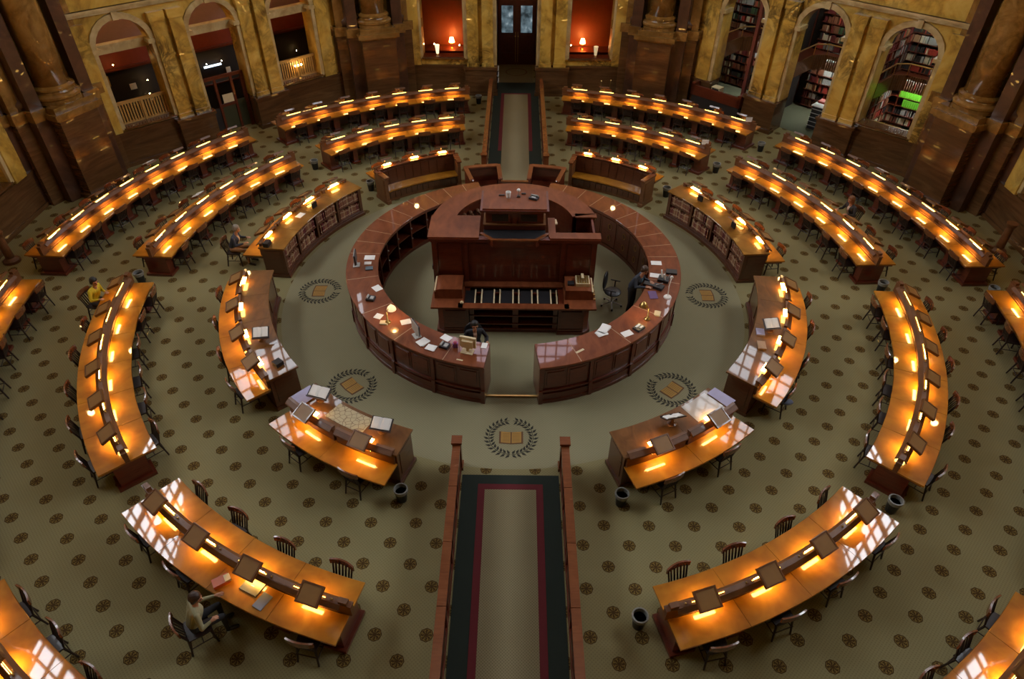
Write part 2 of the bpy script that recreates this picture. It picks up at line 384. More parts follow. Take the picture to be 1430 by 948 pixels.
OPEN3 = lambda lo: [(-3.35, 0.95, lo[0], 4.22), (0, 0.95, lo[1], 4.22), (3.35, 0.95, lo[2], 4.22)]
def dress(wall, az, openings, dado_open=(), skip=()):
    """dado, pilasters, archivolts and string course of a bay"""
    edges = [-HALF - 0.3]
    for c, h, sill, sp in openings:
        if sill < 1.2: edges += [c - h, c + h]
    edges.append(HALF + 0.3)
    for k in range(0, len(edges), 2):
        d = MB(); bbox(d, az, edges[k], edges[k + 1], -0.06, 0.7, 0, 1.22); bbox(d, az, edges[k], edges[k + 1], -0.10, 0.7, 1.22, 1.34); bbox(d, az, edges[k], edges[k + 1], -0.12, 0.0, 0.0, 0.14)
        part('dado', d, m_dado, wall)
    for c in (-1.67, 1.67):
        if c in skip: continue
        d = MB(); bbox(d, az, c - .74, c + .74, -0.32, 0.0, 0.14, 1.2); bbox(d, az, c - .8, c + .8, -0.38, 0, 1.2, 1.32); bbox(d, az, c - .8, c + .8, -0.38, 0, 0, 0.16)
        part('pedestal', d, m_dado, wall)
        for q in (-.34, .34):
            d = MB(); bbox(d, az, c + q - .29, c + q + .29, -0.24, 0, 1.32, 1.48); bbox(d, az, c + q - .25, c + q + .25, -0.18, 0, 1.48, 4.9); bbox(d, az, c + q - .29, c + q + .29, -0.24, 0, 4.9, 5.2)
            part('pilaster', d, m_sienna, wall)
    for c in (-4.75, 4.75):
        d = MB(); bbox(d, az, c - .3, c + .3, -0.14, 0, 1.34, 5.2); part('pilaster', d, m_sienna, wall)
    d = MB(); bbox(d, az, -HALF, HALF, -0.16, 0, 5.42, 5.6); bbox(d, az, -HALF, HALF, -0.22, 0, 5.52, 5.6); part('string_course', d, m_cornice, wall)
    for c, h, sill, sp in openings:
        d = MB(); n = 12
        for i in range(n):
            t0, t1 = pi * i / n, pi * (i + 1) / n
            q = []
            for dd in (-0.09, 0.0):
                for (R_, t_) in ((h, t0), (h, t1), (h + .2, t1), (h + .2, t0)): q.append(B(az, c - R_ * cos(t_), dd, sp + R_ * sin(t_)))
            d.add(q, [(0, 1, 2, 3), (0, 4, 5, 1), (3, 2, 6, 7)])
        for sg in (-1, 1):
            bbox(d, az, c + sg * h if sg > 0 else c - h - .2, c + h + .2 if sg > 0 else c - h, -0.09, 0, max(sill, 1.34), sp)
            bbox(d, az, c + sg * (h + .02) - .14, c + sg * (h + .02) + .14, -0.14, 0.5, sp - .04, sp + .1)
        bbox(d, az, c - .1, c + .1, -0.16, 0, sp + h - .02, sp + h + .3)
        part('archivolt', d, m_cornice, wall)
        if sill > 1.0:
            d = MB(); bbox(d, az, c - h - .05, c + h + .05, -0.12, 0.5, sill - .02, sill + .05); part('sill', d, m_dado, wall)
walls = {}
for az, name in BAYS.items():
    if az in (-135, 135):
        op = OPEN3((1.42, 0, 1.42)) if az < 0 else [(-3.35, .95, 1.42, 4.22), (0, .95, 0, 4.22), (3.35, .95, 0, 4.22)]
    elif az in (-90, 90): op = OPEN3((1.42, 0, 1.42))
    elif az == 180: op = [(-3.4, .95, 1.62, 4.6), (0, .92, 0, 4.3), (3.4, .95, 1.62, 4.6)]
    else: op = []
    walls[az] = arch_wall(az, op, name)
    if op: dress(walls[az], az, op)
    else:
        d = MB(); bbox(d, az, -HALF, HALF, -0.06, 0, 0, 1.3); part('dado', d, m_dado, walls[az])
# dome
d = MB(); prof = [(17.9, 21.4), (17.9, 22)] + [(17.6 * cos(radians(t)) + .2, 22 + 14 * sin(radians(t))) for t in range(0, 90, 8)] + [(0.4, 36.2)]
d.lathe(prof, (0, -0.57, 0), 32); d.f = d.f[:-2]; d.mi = d.mi[:-2]; dome = structure('ceiling', d, m_plaster)
m = MB(); m.lathe([(0, 35.3), (2.4, 35.3), (2.4, 35.35), (0, 35.35)], (0, -0.57, 0), 32); oc = structure('window_9', m, m_oculus)
m = MB()
for k in range(8): m.bar((0, -.57, 35.25), (2.5 * cos(k * pi / 4), -.57 + 2.5 * sin(k * pi / 4), 35.25), .07, 4)
part('window_frame', m, m_brown, oc)
rb = MB()
for k in range(8):
    a = radians(22.5 + 45 * k)
    for t in range(0, 84, 8):
        p0 = Vector(((17.3 * cos(radians(t))) * sin(a), -.57 - (17.3 * cos(radians(t))) * cos(a), 22 + 13.8 * sin(radians(t)))); t2 = t + 8
        p1 = Vector(((17.3 * cos(radians(t2))) * sin(a), -.57 - (17.3 * cos(radians(t2))) * cos(a), 22 + 13.8 * sin(radians(t2))))
        rb.bar(p0, p1, 0.45, 4)
part('dome_rib', rb, m_cornice, dome)
# piers with engaged columns at the corners of the octagon
def pier(azp, vis, label):
    n, t = frame(azp)
    def Q(s, r, z): p = OCT + n * r + t * s; return Vector((p.x, p.y, z))
    def qb(mb, s0, s1, r0, r1, z0, z1):
        q = [Q(s, r, z) for z in (z0, z1) for s, r in ((s0, r0), (s1, r0), (s1, r1), (s0, r1))]
        mb.add(q, [(3, 2, 1, 0), (4, 5, 6, 7), (0, 1, 5, 4), (1, 2, 6, 5), (2, 3, 7, 6), (3, 0, 4, 7)])
    o = thing('pier', None, None, (OCT + n * 17)[:]); o['kind'] = 'structure'; o.name = 'trim_%d' % (vis + 1)
    m = MB(); qb(m, -.74, .74, 16.35, 18, 0.2, 2.85); qb(m, -.84, .84, 16.25, 18, 0, 0.2); part('pedestal', m, m_dado, o)
    m = MB(); qb(m, -.80, .80, 16.29, 18, 2.85, 2.93); qb(m, -.90, .90, 16.19, 18, 2.93, 3.12); qb(m, -.78, .78, 16.33, 18, 3.12, 3.30); part('pedestal_cap', m, m_colm, o)
    for sg in (-1, 1):
        for k, (w0, w1, rr) in enumerate(((.74, 1.25, 16.8), (1.25, 1.7, 17.15), (1.7, 2.2, 17.4))):
            m = MB(); a_, b_ = sorted((sg * w0, sg * w1)); qb(m, a_, b_, rr, 18.2, 0, 2.93); part('pier_step', m, m_pierdark if k % 2 == 0 else m_dado, o)
            m = MB(); qb(m, a_ - .05, b_ + .05, rr - .08, 18.2, 2.93, 3.3); part('pier_cap', m, m_colm, o)
            m = MB(); qb(m, a_ + .03, b_ - .03, rr + .05, 18.2, 3.3, 7.5); part('side_pilaster', m, m_pierdark if k % 2 == 0 else m_colm, o)
    m = MB(); m.lathe([(0, 3.3), (.74, 3.3), (.74, 3.42), (.78, 3.47), (.78, 3.54), (.72, 3.6), (.66, 3.63), (.64, 3.68), (.69, 3.72), (.69, 3.78), (.62, 3.82), (.57, 3.85)], Q(0, 17.1, 0)[:], 32); part('column_base', m, m_colm, o, smooth=False)
    m = MB(); m.lathe([(.57, 3.85), (.565, 5.5), (.54, 8.5), (.50, 10.5), (.62, 11.0), (.7, 11.2)], Q(0, 17.1, 0)[:], 32); part('column_shaft', m, m_colm, o, smooth=True)
    for sg in (-1, 1):
        m = MB(); m.lathe([(.38, 3.3), (.38, 3.42), (.40, 3.5), (.33, 3.6), (.30, 3.7), (.29, 5.5), (.27, 10.5), (.35, 11.2)], Q(sg * 1.15, 17.5, 0)[:], 20); part('side_column', m, m_pierdark, o, smooth=True)
PIERS = (158.3, -158.3, 113.8, -113.8, 67.5, -67.5, 22.5, -22.5)
for k, a in enumerate(PIERS):
    if abs(a) > 60: pier(a, k, '')
# ================================================================== READING TABLES
SIDE = lambda az: 'left' if az < 0 else 'right'
RM = {2: 10.9, 3: 14.15}
def chair_parts(root):
    """mate's chair facing +Y: origin on the floor under the seat"""
    m = MB(); m.prism([(-.20, -.20), (.20, -.20), (.225, .05), (.21, .22), (-.21, .22), (-.225, .05)], .43, .465)
    m.prism([(-.17, -.17), (.17, -.17), (.18, .18), (-.18, .18)], .40, .43); part('seat', m, m_chair, root, local=True)
    for sx in (-1, 1):
        m = MB(); m.bar((sx * .18, .18, .43), (sx * .20, .21, 0), .024, 6, .018); part('leg', m, m_chair, root, local=True)
        m = MB(); m.bar((sx * .17, -.17, .43), (sx * .20, -.25, 0), .024, 6, .018); part('leg', m, m_chair, root, local=True)
    m = MB(); m.bar((-.195, -.21, .2), (-.195, .20, .2), .011, 5); m.bar((.195, -.21, .2), (.195, .20, .2), .011, 5)
    m.bar((-.19, .2, .27), (.19, .2, .27), .011, 5); m.bar((-.19, 0, .2), (.19, 0, .2), .011, 5); m.bar((-.2, -.22, .25), (.2, -.22, .25), .011, 5)
    part('stretcher', m, m_chair, root, local=True)
    m = MB()
    for sx in (-1, 1): m.bar((sx * .18, -.18, .44), (sx * .205, -.27, .80), .018, 6)
    for k in range(5):
        x = -.13 + .065 * k; m.bar((x, -.185, .455), (x * 1.1, -.275 - .012 * (1 - abs(x) / .13), .79), .026, 4, flat=.3)
    part('back_slats', m, m_chair, root, local=True)
    m = MB(); n = 8; vs = []
    for i in range(n + 1):
        u = -1 + 2 * i / n; x = .25 * u; y = -.30 + .045 * u * u; h = .90 - .025 * u * u
        vs += [(x, y - .014, .745), (x, y - .018, h), (x, y + .014, h), (x, y + .014, .745)]
    fs = [(4 * i + j, 4 * i + (j + 1) % 4, 4 * i + 4 + (j + 1) % 4, 4 * i + 4 + j) for i in range(n) for j in range(4)] + [(3, 2, 1, 0), (4 * n, 4 * n + 1, 4 * n + 2, 4 * n + 3)]
    m.add(vs, fs); part('crest_rail', m, m_crest, root, local=True)
    return root
chair0 = chair_parts(thing('reading_chair', 'x', 'chair'))
chair_used = [False]
def place_chair(pos, face, label):
    """face: direction vector the sitter looks along"""
    rz = atan2(-face[0], face[1])
    if not chair_used[0]:
        chair_used[0] = True; chair0.location = pos; chair0.rotation_euler[2] = rz; chair0['label'] = label; chair0['group'] = 'wooden chairs at the reading tables'; return chair0
    return copy_thing(chair0, pos, rz, label, 'wooden chairs at the reading tables')
def chair_at(r, az, outward, label, jit=True):
    """outward True: the sitter looks away from the room centre"""
    rng = random.Random(int((r * 37 + az * 91) * 10))
    a = az + (rng.uniform(-.5, .5) if jit else 0); rr = r + (rng.uniform(-.05, .05) if jit else 0)
    p = P(rr, a); d = P(1, a) * (1 if outward else -1); d.rotate(Matrix.Rotation(rng.uniform(-.12, .12) if jit else 0, 3, 'Z'))
    return place_chair(p, d, label)
def book_rest(parent, r, az, z, tilt=24):
    """tilted reading board on a bracket, its low edge towards the outer reader"""
    c = P(r, az, z); n = P(1, az); t = Vector((-n.y, n.x, 0)); up = Vector((0, 0, 1))
    ax = Matrix.Rotation(radians(tilt), 3, t)     # turns about the tangent
    base = Matrix((t, n, up)).transposed(); R3 = ax @ base
    m = MB(); m.box(c - R3 @ Vector((0, 0, .012)), (.43, .37, .05), mat=R3)
    for sx in (-1, 1): m.box(c + R3 @ Vector((sx * .20, 0, .018)), (.03, .37, .016), mat=R3)
    for sy in (-1, 1): m.box(c + R3 @ Vector((0, sy * .17, .018)), (.43, .03, .018), mat=R3)
    m.bar(P(r, az, z - .12), c, .03, 6)
    o = part('book_rest', m, m_rest, parent)
    m = MB(); m.box(c + R3 @ Vector((0, 0, .013)), (.37, .31, .006), mat=R3); part('leather_panel', m, m_leather, o)
    return o
def lamp_tube(parent, r, az, z, half_deg):
    m = MB(); m.arc([(r - .042, z - .008), (r + .042, z - .008), (r + .04, z + .008), (r - .04, z + .008)], az - half_deg, az + half_deg, 4)
    part('lamp_tube', m, m_tube, parent, label='glowing desk lamp tube')
def spine(t, r, a0, a1, segs, z0, out_r=None):
    """low partition with two sloping hoods, a lamp tube per reader between them"""
    for k in range(segs):
        b0, b1 = a0 + (a1 - a0) * k / segs, a0 + (a1 - a0) * (k + 1) / segs; mid = (b0 + b1) / 2; sg = 1 if a1 > a0 else -1
        m = MB(); m.slab(r - .06, r + .06, b0, b1, z0, z0 + .035); m.slab(r - .028, r + .028, b0, b1, z0 + .035, z0 + .25)
        for w in (b0, b1): m.slab(r - .035, r + .035, w - .35, w + .35, z0 + .035, z0 + .26, 2)
        part('partition', m, m_brown, t)
        m = MB()
        m.arc([(r - .03, z0 + .27), (r - .03, z0 + .29), (r - .05, z0 + .29), (r - .12, z0 + .215), (r - .12, z0 + .19), (r - .11, z0 + .19)], b0, b1)
        m.arc([(r + .03, z0 + .27), (r + .11, z0 + .19), (r + .12, z0 + .19), (r + .12, z0 + .215), (r + .05, z0 + .29), (r + .03, z0 + .29)], b0, b1)
        gap = abs(b1 - b0) * .24
        m.slab(r - .035, r + .035, b0, b0 + sg * gap, z0 + .265, z0 + .295, 2); m.slab(r - .035, r + .035, b1 - sg * gap, b1, z0 + .265, z0 + .295, 2)
        part('lamp_hood', m, m_brown, t)
        lamp_tube(t, r - .068, mid, z0 + .21, abs(b1 - b0) * .17); lamp_tube(t, r + .068, mid, z0 + .21, abs(b1 - b0) * .17)
        m = MB(); m.slab(r - .004, r + .004, mid - abs(b1 - b0) * .26, mid + abs(b1 - b0) * .26, z0 + .29, z0 + .31, 4); part('lamp_strip', m, m_strip, t, label='glowing strip on top of the lamp hood')
        m = MB(); m.ico(P(r, b0 + sg * .9, z0 + .31), .022, n=4); part('switch_knob', m, m_brass, t)
def end_cap(t, r, az, z0, mat=None):
    m = MB(); c = P(r, az); m.box((c.x, c.y, z0 + .14), (.10, .28, .28), radians(az) + pi / 2); m.box((c.x, c.y, z0 + .295), (.12, .31, .03), radians(az) + pi / 2)
    m.box((c.x, c.y, z0 + .345), (.10, .16, .08), radians(az) + pi / 2); part('end_block', m, mat or m_brown, t)
TABLES = []
def double_table(name, ring, az0, az1, segs, endword, rests=True, chairs=(1, 1), skip=(), only=None):
    """a curved double-sided table; az0 is the end nearer the viewer or the aisle"""
    r = RM[ring]; ri, ro = r - .60, r + .60; mid = (az0 + az1) / 2; base = P(r, mid)
    t = thing('reading_table', 'curved double-sided reading table with lamps and book rests, %s table of the %s ring' % (name, {2: 'middle', 3: 'outer'}[ring]), 'table', base[:], 0, 'curved reading tables')
    sg = 1 if az1 > az0 else -1; g = .02
    for k in range(segs):
        b0, b1 = az0 + (az1 - az0) * k / segs, az0 + (az1 - az0) * (k + 1) / segs
        for q0, q1 in ((ri, r - .002), (r + .002, ro)):
            m = MB(); m.slab(q0, q1, b0 + sg * g, b1 - sg * g, .695, .74, ch=.008); part('tabletop', m, m_table, t)
    m = MB(); m.slab(ri + .05, ro - .05, az0 + sg * .3, az1 - sg * .3, .62, .695); part('apron', m, m_maho, t)
    for k in range(0, segs + 1):
        a = az0 + (az1 - az0) * k / segs; a = max(min(a, max(az0, az1) - 1.3), min(az0, az1) + 1.3); w = .9 if k in (0, segs) else .5
        m = MB(); m.slab(r - .33, r + .33, a - w, a + w, .08, .62, 2); m.slab(r - .40, r + .40, a - w - .35, a + w + .35, 0, .08, 2); part('pedestal', m, m_maho, t)
    m = MB(); m.slab(r - .03, r + .03, az0 + sg * 1, az1 - sg * 1, .12, .62); part('modesty_panel', m, m_maho, t)
    spine(t, r, az0 + sg * .75, az1 - sg * .75, segs, .74)
    end_cap(t, r, az0 + sg * .45, .74); end_cap(t, r, az1 - sg * .45, .74)
    for k in range(segs):
        c = az0 + (az1 - az0) * (k + .5) / segs
        if rests: book_rest(t, r + .10, c, 1.20)
        for sd, on in ((-1, chairs[0]), (1, chairs[1])):
            if not on or (sd, k) in skip: continue
            lab = 'dark wooden slat-back chair, %s side of %s %s-ring table, %s from %s' % ('inner' if sd < 0 else 'outer', name, {2: 'middle', 3: 'outer'}[ring], ORD[k], endword)
            chair_at(ri + .10 if sd < 0 else ro - .13, c, sd < 0, lab)
    TABLES.append(t); return t
for sg, sn in ((-1, 'left'), (1, 'right')):
    double_table('front ' + sn, 2, sg * 14.65, sg * 41.9, 4, 'the aisle', skip={(1, 1)} if sg < 0 else ())
    double_table('near ' + sn, 2, sg * 48.2, sg * 85.7, 6, 'its near end', skip={(1, 5)} if sg < 0 else ())
    double_table('far ' + sn, 2, sg * 92.9, sg * 130.6, 6, 'its near end', skip={(1, 2)} if sg > 0 else ())
    double_table('back ' + sn, 2, sg * 168.6, sg * 137.2, 5, 'the aisle')
    double_table('front ' + sn, 3, sg * 18.0, sg * 42.6, 5, 'the aisle', chairs=(1, 0))
    double_table('near ' + sn, 3, sg * 48.5, sg * 87.1, 8, 'its near end', chairs=(1, 1), skip=set((1, k) for k in range(6)) | set((-1, k) for k in range(3)))
    double_table('far ' + sn, 3, sg * 92.1, sg * 131.0, 8, 'its near end')
    double_table('back ' + sn, 3, sg * 171.4, sg * 136.4, 7, 'the aisle')
m_table2 = wood('case_top', (0.16, 0.065, 0.008), (0.27, 0.12, 0.02), 0.38, 0.8, (1.2, 1.2, 1.2), 2.0, 0.6, 0.08)
# ---------------- inner ring: bookcase or bench on the inner side, reading desk on the outer side
def inner_desk(name, az0, az1, segs, kind, endword, skip=()):
    mid = (az0 + az1) / 2; sg = 1 if az1 > az0 else -1; base = P(7.55, mid); g = .02
    what = {'case': 'curved mahogany desk, shelves of bound volumes on its inner face', 'plain': 'curved mahogany desk with raised inner counter', 'bench': 'reading desk with a curved wooden bench on its inner face'}[kind]
    t = thing('reading_desk', '%s, %s' % (what, name), 'desk', base[:], 0, 'desks of the inner ring')
    # lower desk
    for k in range(segs):
        b0, b1 = az0 + (az1 - az0) * k / segs, az0 + (az1 - az0) * (k + 1) / segs
        m = MB(); m.slab(7.62, 8.22, b0 + sg * g, b1 - sg * g, .695, .74, ch=.008); part('tabletop', m, m_table, t)
    m = MB(); m.slab(7.62, 8.16, az0 + sg * .3, az1 - sg * .3, .62, .695); part('apron', m, m_desk, t)
    if kind == 'bench':
        for k in (0, 1):
            a = (az0, az1)[k]; s2 = sg if k == 0 else -sg
            m = MB(); m.slab(6.90, 7.56, a, a + s2 * 1.0, .12, .98, 2); m.slab(6.84, 7.60, a - s2 * .15, a + s2 * 1.2, 0, .12, 2); m.slab(6.98, 7.48, a - s2 * .12, a, .2, .88, 2)
            part('end_panel', m, m_brown, t)
            m = MB(); m.slab(6.82, 7.58, a - s2 * .2, a + s2 * 1.25, .98, 1.05, 2, ch=.015); m.ico(P(6.88, a + s2 * .5, 1.0), .05, n=4); part('armrest', m, m_rail, t)
        m = MB(); m.arc([(7.62, 0), (7.62, 1.05), (7.50, 1.05), (7.42, .45), (7.42, 0)], az0 + sg, az1 - sg); part('bench_back', m, m_desk, t)
        n = 9
        for k in range(n):
            b0 = az0 + sg * 1.2 + (az1 - az0 - sg * 2.4) * k / n; b1 = az0 + sg * 1.2 + (az1 - az0 - sg * 2.4) * (k + 1) / n
            m = MB(); m.arc([(7.43, .50), (7.49, .96), (7.475, .96), (7.41, .50)], b0 + sg * .18, b1 - sg * .18, 2); part('back_panel', m, m_desk, t)
        m = MB(); m.arc([(6.93, .41), (7.44, .38), (7.44, .43), (6.93, .46)], az0 + sg, az1 - sg); part('bench_seat', m, m_table, t)
        m = MB(); m.slab(7.02, 7.06, az0 + sg, az1 - sg, 0, .41); part('bench_front', m, m_brown, t)
        for k in range(12):
            b0 = az0 + sg * 1.5 + (az1 - az0 - sg * 3) * k / 12; b1 = az0 + sg * 1.5 + (az1 - az0 - sg * 3) * (k + .85) / 12
            m = MB(); m.slab(7.0, 7.02, b0, b1, .1, .34, 2); part('front_panel', m, m_desk, t)
        m = MB(); m.slab(7.44, 7.64, az0 + sg * .8, az1 - sg * .8, 1.05, 1.09, ch=.01); part('bench_rail', m, m_rail, t)
        zt = 1.0
    else:
        m = MB(); m.slab(6.86, 7.62, az0 - sg * .25, az1 + sg * .25, 0, .10); m.slab(6.90, 7.60, az0, az1, .10, .16); part('plinth', m, m_desk, t)
        m = MB(); m.slab(7.30 if kind == 'case' else 6.94, 7.60, az0 + sg * .3, az1 - sg * .3, .16, 1.0); part('carcass', m, m_desk, t)
        for k in (0, 1):
            a = (az0, az1)[k]; s2 = sg if k == 0 else -sg
            m = MB(); m.slab(6.92, 7.60, a, a + s2 * .55, .16, 1.0, 2); part('end_panel', m, m_desk, t)
            m = MB(); m.slab(7.02, 7.50, a - s2 * .10, a, .26, .92, 2); m2 = m; part('raised_panel', m2, m_desk, t)
        npan = segs if kind == 'case' else max(2, segs)
        if kind == 'case':
            nb = 4
            for k in range(nb + 1):
                a = az0 + (az1 - az0) * k / nb; a = max(min(a, max(az0, az1) - .6), min(az0, az1) + .6)
                m = MB(); m.slab(6.92, 7.32, a - .35, a + .35, .16, 1.0, 2); part('divider', m, m_desk, t)
            for z in (.16, .57, .955):
                m = MB(); m.slab(6.94, 7.32, az0 + sg * .3, az1 - sg * .3, z, z + .035); part('shelf', m, m_desk, t)
        else:
            for k in range(npan):
                b0, b1 = az0 + (az1 - az0) * k / npan, az0 + (az1 - az0) * (k + 1) / npan
                m = MB(); m.slab(6.92, 6.94, b0 + sg * 1.0, b1 - sg * 1.0, .28, .88); part('raised_panel', m, m_desk, t)
        for k in range(segs):
            b0, b1 = az0 + (az1 - az0) * k / segs, az0 + (az1 - az0) * (k + 1) / segs
            m = MB(); m.slab(6.86, 7.66, (b0 + sg * g) if k else az0 - sg * .25, (b1 - sg * g) if k < segs - 1 else az1 + sg * .25, 1.0, 1.045, ch=.01); part('counter_top', m, m_table2 if kind == 'case' else m_desktop, t)
    zs = {'bench': .80}.get(kind, .86)
    # lamp partition between the counter and the lower desk
    r = 7.60
    for k in range(segs):
        b0, b1 = az0 + (az1 - az0) * k / segs, az0 + (az1 - az0) * (k + 1) / segs; md = (b0 + b1) / 2; gp = abs(b1 - b0) * .3
        m = MB(); m.arc([(r + .03, 1.13), (r + .13, 1.06), (r + .145, 1.06), (r + .135, 1.09), (r + .03, 1.15)], b0 + sg * .4, b1 - sg * .4)
        m.slab(r - .035, r + .035, b0 + sg * .3, b0 + sg * gp, 1.12, 1.155, 2); m.slab(r - .035, r + .035, b1 - sg * gp, b1 - sg * .3, 1.12, 1.155, 2)
        for w in (b0 + sg * .8, b1 - sg * .8): m.slab(r - .03, r + .05, w - .4, w + .4, .74, 1.12, 2)
        part('lamp_hood', m, m_brown, t)
        lamp_tube(t, r + .07, md, 1.02, abs(b1 - b0) * .15)
        m = MB(); m.slab(r - .10, r + .0, md - abs(b1 - b0) * .13, md + abs(b1 - b0) * .13, 1.145, 1.165, 4); part('lamp_strip', m, m_panel, t, label='glowing lamp panel above the counter')
        m = MB(); m.slab(7.60, 7.66, b0 + sg * .3, b1 - sg * .3, .74, 1.0, 3); part('partition', m, m_brown, t)
        book_rest(t, 7.74, md, 1.27)
        if k not in skip:
            chair_at(8.22 - .17, md, False, 'dark wooden slat-back chair at %s inner-ring desk, %s from %s' % (name, ORD[k], endword))
    return t
DESK = {}
for sg, sn in ((-1, 'left'), (1, 'right')):
    DESK['F' + sn] = inner_desk('front ' + sn, sg * 18.4, sg * 41.6, 2, 'plain', 'the aisle')
    DESK['N' + sn] = inner_desk('near ' + sn, sg * 48.6, sg * 85.3, 4, 'plain', 'its near end')
    DESK['B' + sn] = inner_desk('far ' + sn, sg * 94.8, sg * 130.1, 4, 'case', 'its near end', skip=(0,) if sg < 0 else ())
    DESK['A' + sn] = inner_desk('back ' + sn, sg * 163.2, sg * 138.6, 3, 'bench', 'the aisle')
# bound volumes on the shelves of the two far desks
m_bk = [wood('book_brown', (0.17, 0.06, 0.03), (0.25, 0.10, 0.05), 0.5, 0.1), wood('book_tan', (0.30, 0.17, 0.08), (0.38, 0.23, 0.12), 0.5, 0.1), plain('book_maroon', (0.13, 0.02, 0.02), 0.5), plain('book_green', (0.05, 0.09, 0.04), 0.5), plain('book_black', (0.03, 0.028, 0.03), 0.5), plain('book_grey', (0.3, 0.3, 0.28), 0.5), plain('book_red', (0.35, 0.04, 0.025), 0.5), plain('book_cream', (0.55, 0.48, 0.34), 0.5)]
def book_mesh(name, d, h, th, mat):
    m = MB(); m.box((0, 0, h / 2), (th, d, h)); m.box((0, -d / 2 + .01, h * .8), (th * 1.06, .024, h * .04), mi=1); m.box((0, -d / 2 + .01, h * .2), (th * 1.06, .024, h * .04), mi=1)
    return m.mesh(name, [mat, m_bk[7]])
bmesh_ = [[book_mesh('book', .2, h, .052, m_bk[i]) for h in (.30, .33, .27)] for i in (0, 1, 2)]
for sg, sn in ((-1, 'left'), (1, 'right')):
    rng = random.Random(5)
    for bay in range(4):
        for z, shelf in ((.195, 'lower'), (.605, 'upper')):
            a0, a1 = sg * (94.8 + 8.82 * bay + .8), sg * (94.8 + 8.82 * (bay + 1) - .8); n = 17
            for k in range(n):
                if rng.random() < .05: continue
                a = a0 + (a1 - a0) * (k + .5) / n; ms = bmesh_[rng.choices((0, 1, 2), (6, 4 if sn == 'right' else 2, 2))[0]][rng.choice((0, 0, 1, 2))]
                o = bpy.data.objects.new('book', ms); COL.objects.link(o); o.location = P(7.06 + rng.uniform(-.01, .01), a, z); d = P(1, a); o.rotation_euler[2] = atan2(-d.x, d.y)
                tag(o, 'bound volume on the %s shelf of the far %s inner-ring desk' % (shelf, sn), 'book', '%s shelf volumes, far %s desk' % (shelf, sn))
# ================================================================== AISLE RAILS
def aisle_rail(sx, y0, y1, n, where):
    t = thing('aisle_rail', 'low panelled wooden rail along the %s side of the %s aisle' % ('left' if sx < 0 else 'right', where), 'railing', (sx * 1.175, (y0 + y1) / 2, 0), 0, 'aisle rails')
    for k in range(n):
        a, b_ = y0 + (y1 - y0) * k / n, y0 + (y1 - y0) * (k + 1) / n
        m = MB(); m.box((sx * 1.175, (a + b_) / 2, .41), (.08, b_ - a - .14, .66)); part('rail_panel', m, m_maho, t)
        m = MB(); m.box((sx * 1.175, (a + b_) / 2, .835), (.17, b_ - a - .012, .05)); part('cap_rail', m, m_rail, t)
        m = MB(); m.box((sx * 1.175, a + .07, .41), (.13, .14, .80)); part('post', m, m_maho, t)
        m = MB(); m.box((sx * 1.125, (a + b_) / 2, .43), (.03, b_ - a - .5, .42)); part('raised_panel', m, m_maho, t)
    m = MB(); m.box((sx * 1.175, (y0 + y1) / 2, .05), (.15, y1 - y0, .10)); part('plinth', m, m_maho, t)
    ye = y1 if abs(y1) < abs(y0) else y0; s = 1 if ye == y1 else -1
    m = MB(); m.box((sx * 1.175, ye - s * .09, .44), (.19, .19, .88)); m.box((sx * 1.175, ye - s * .09, .90), (.23, .23, .05)); m.box((sx * 1.175, ye - s * .09, .05), (.23, .23, .10)); part('end_post', m, m_rail, t)
for sx in (-1, 1):
    aisle_rail(sx, -16.9, -6.6, 8, 'front'); aisle_rail(sx, 7.35, 15.7, 6, 'back')

m_seam = plain('pale_seam', (.34, .2, .11), .4)
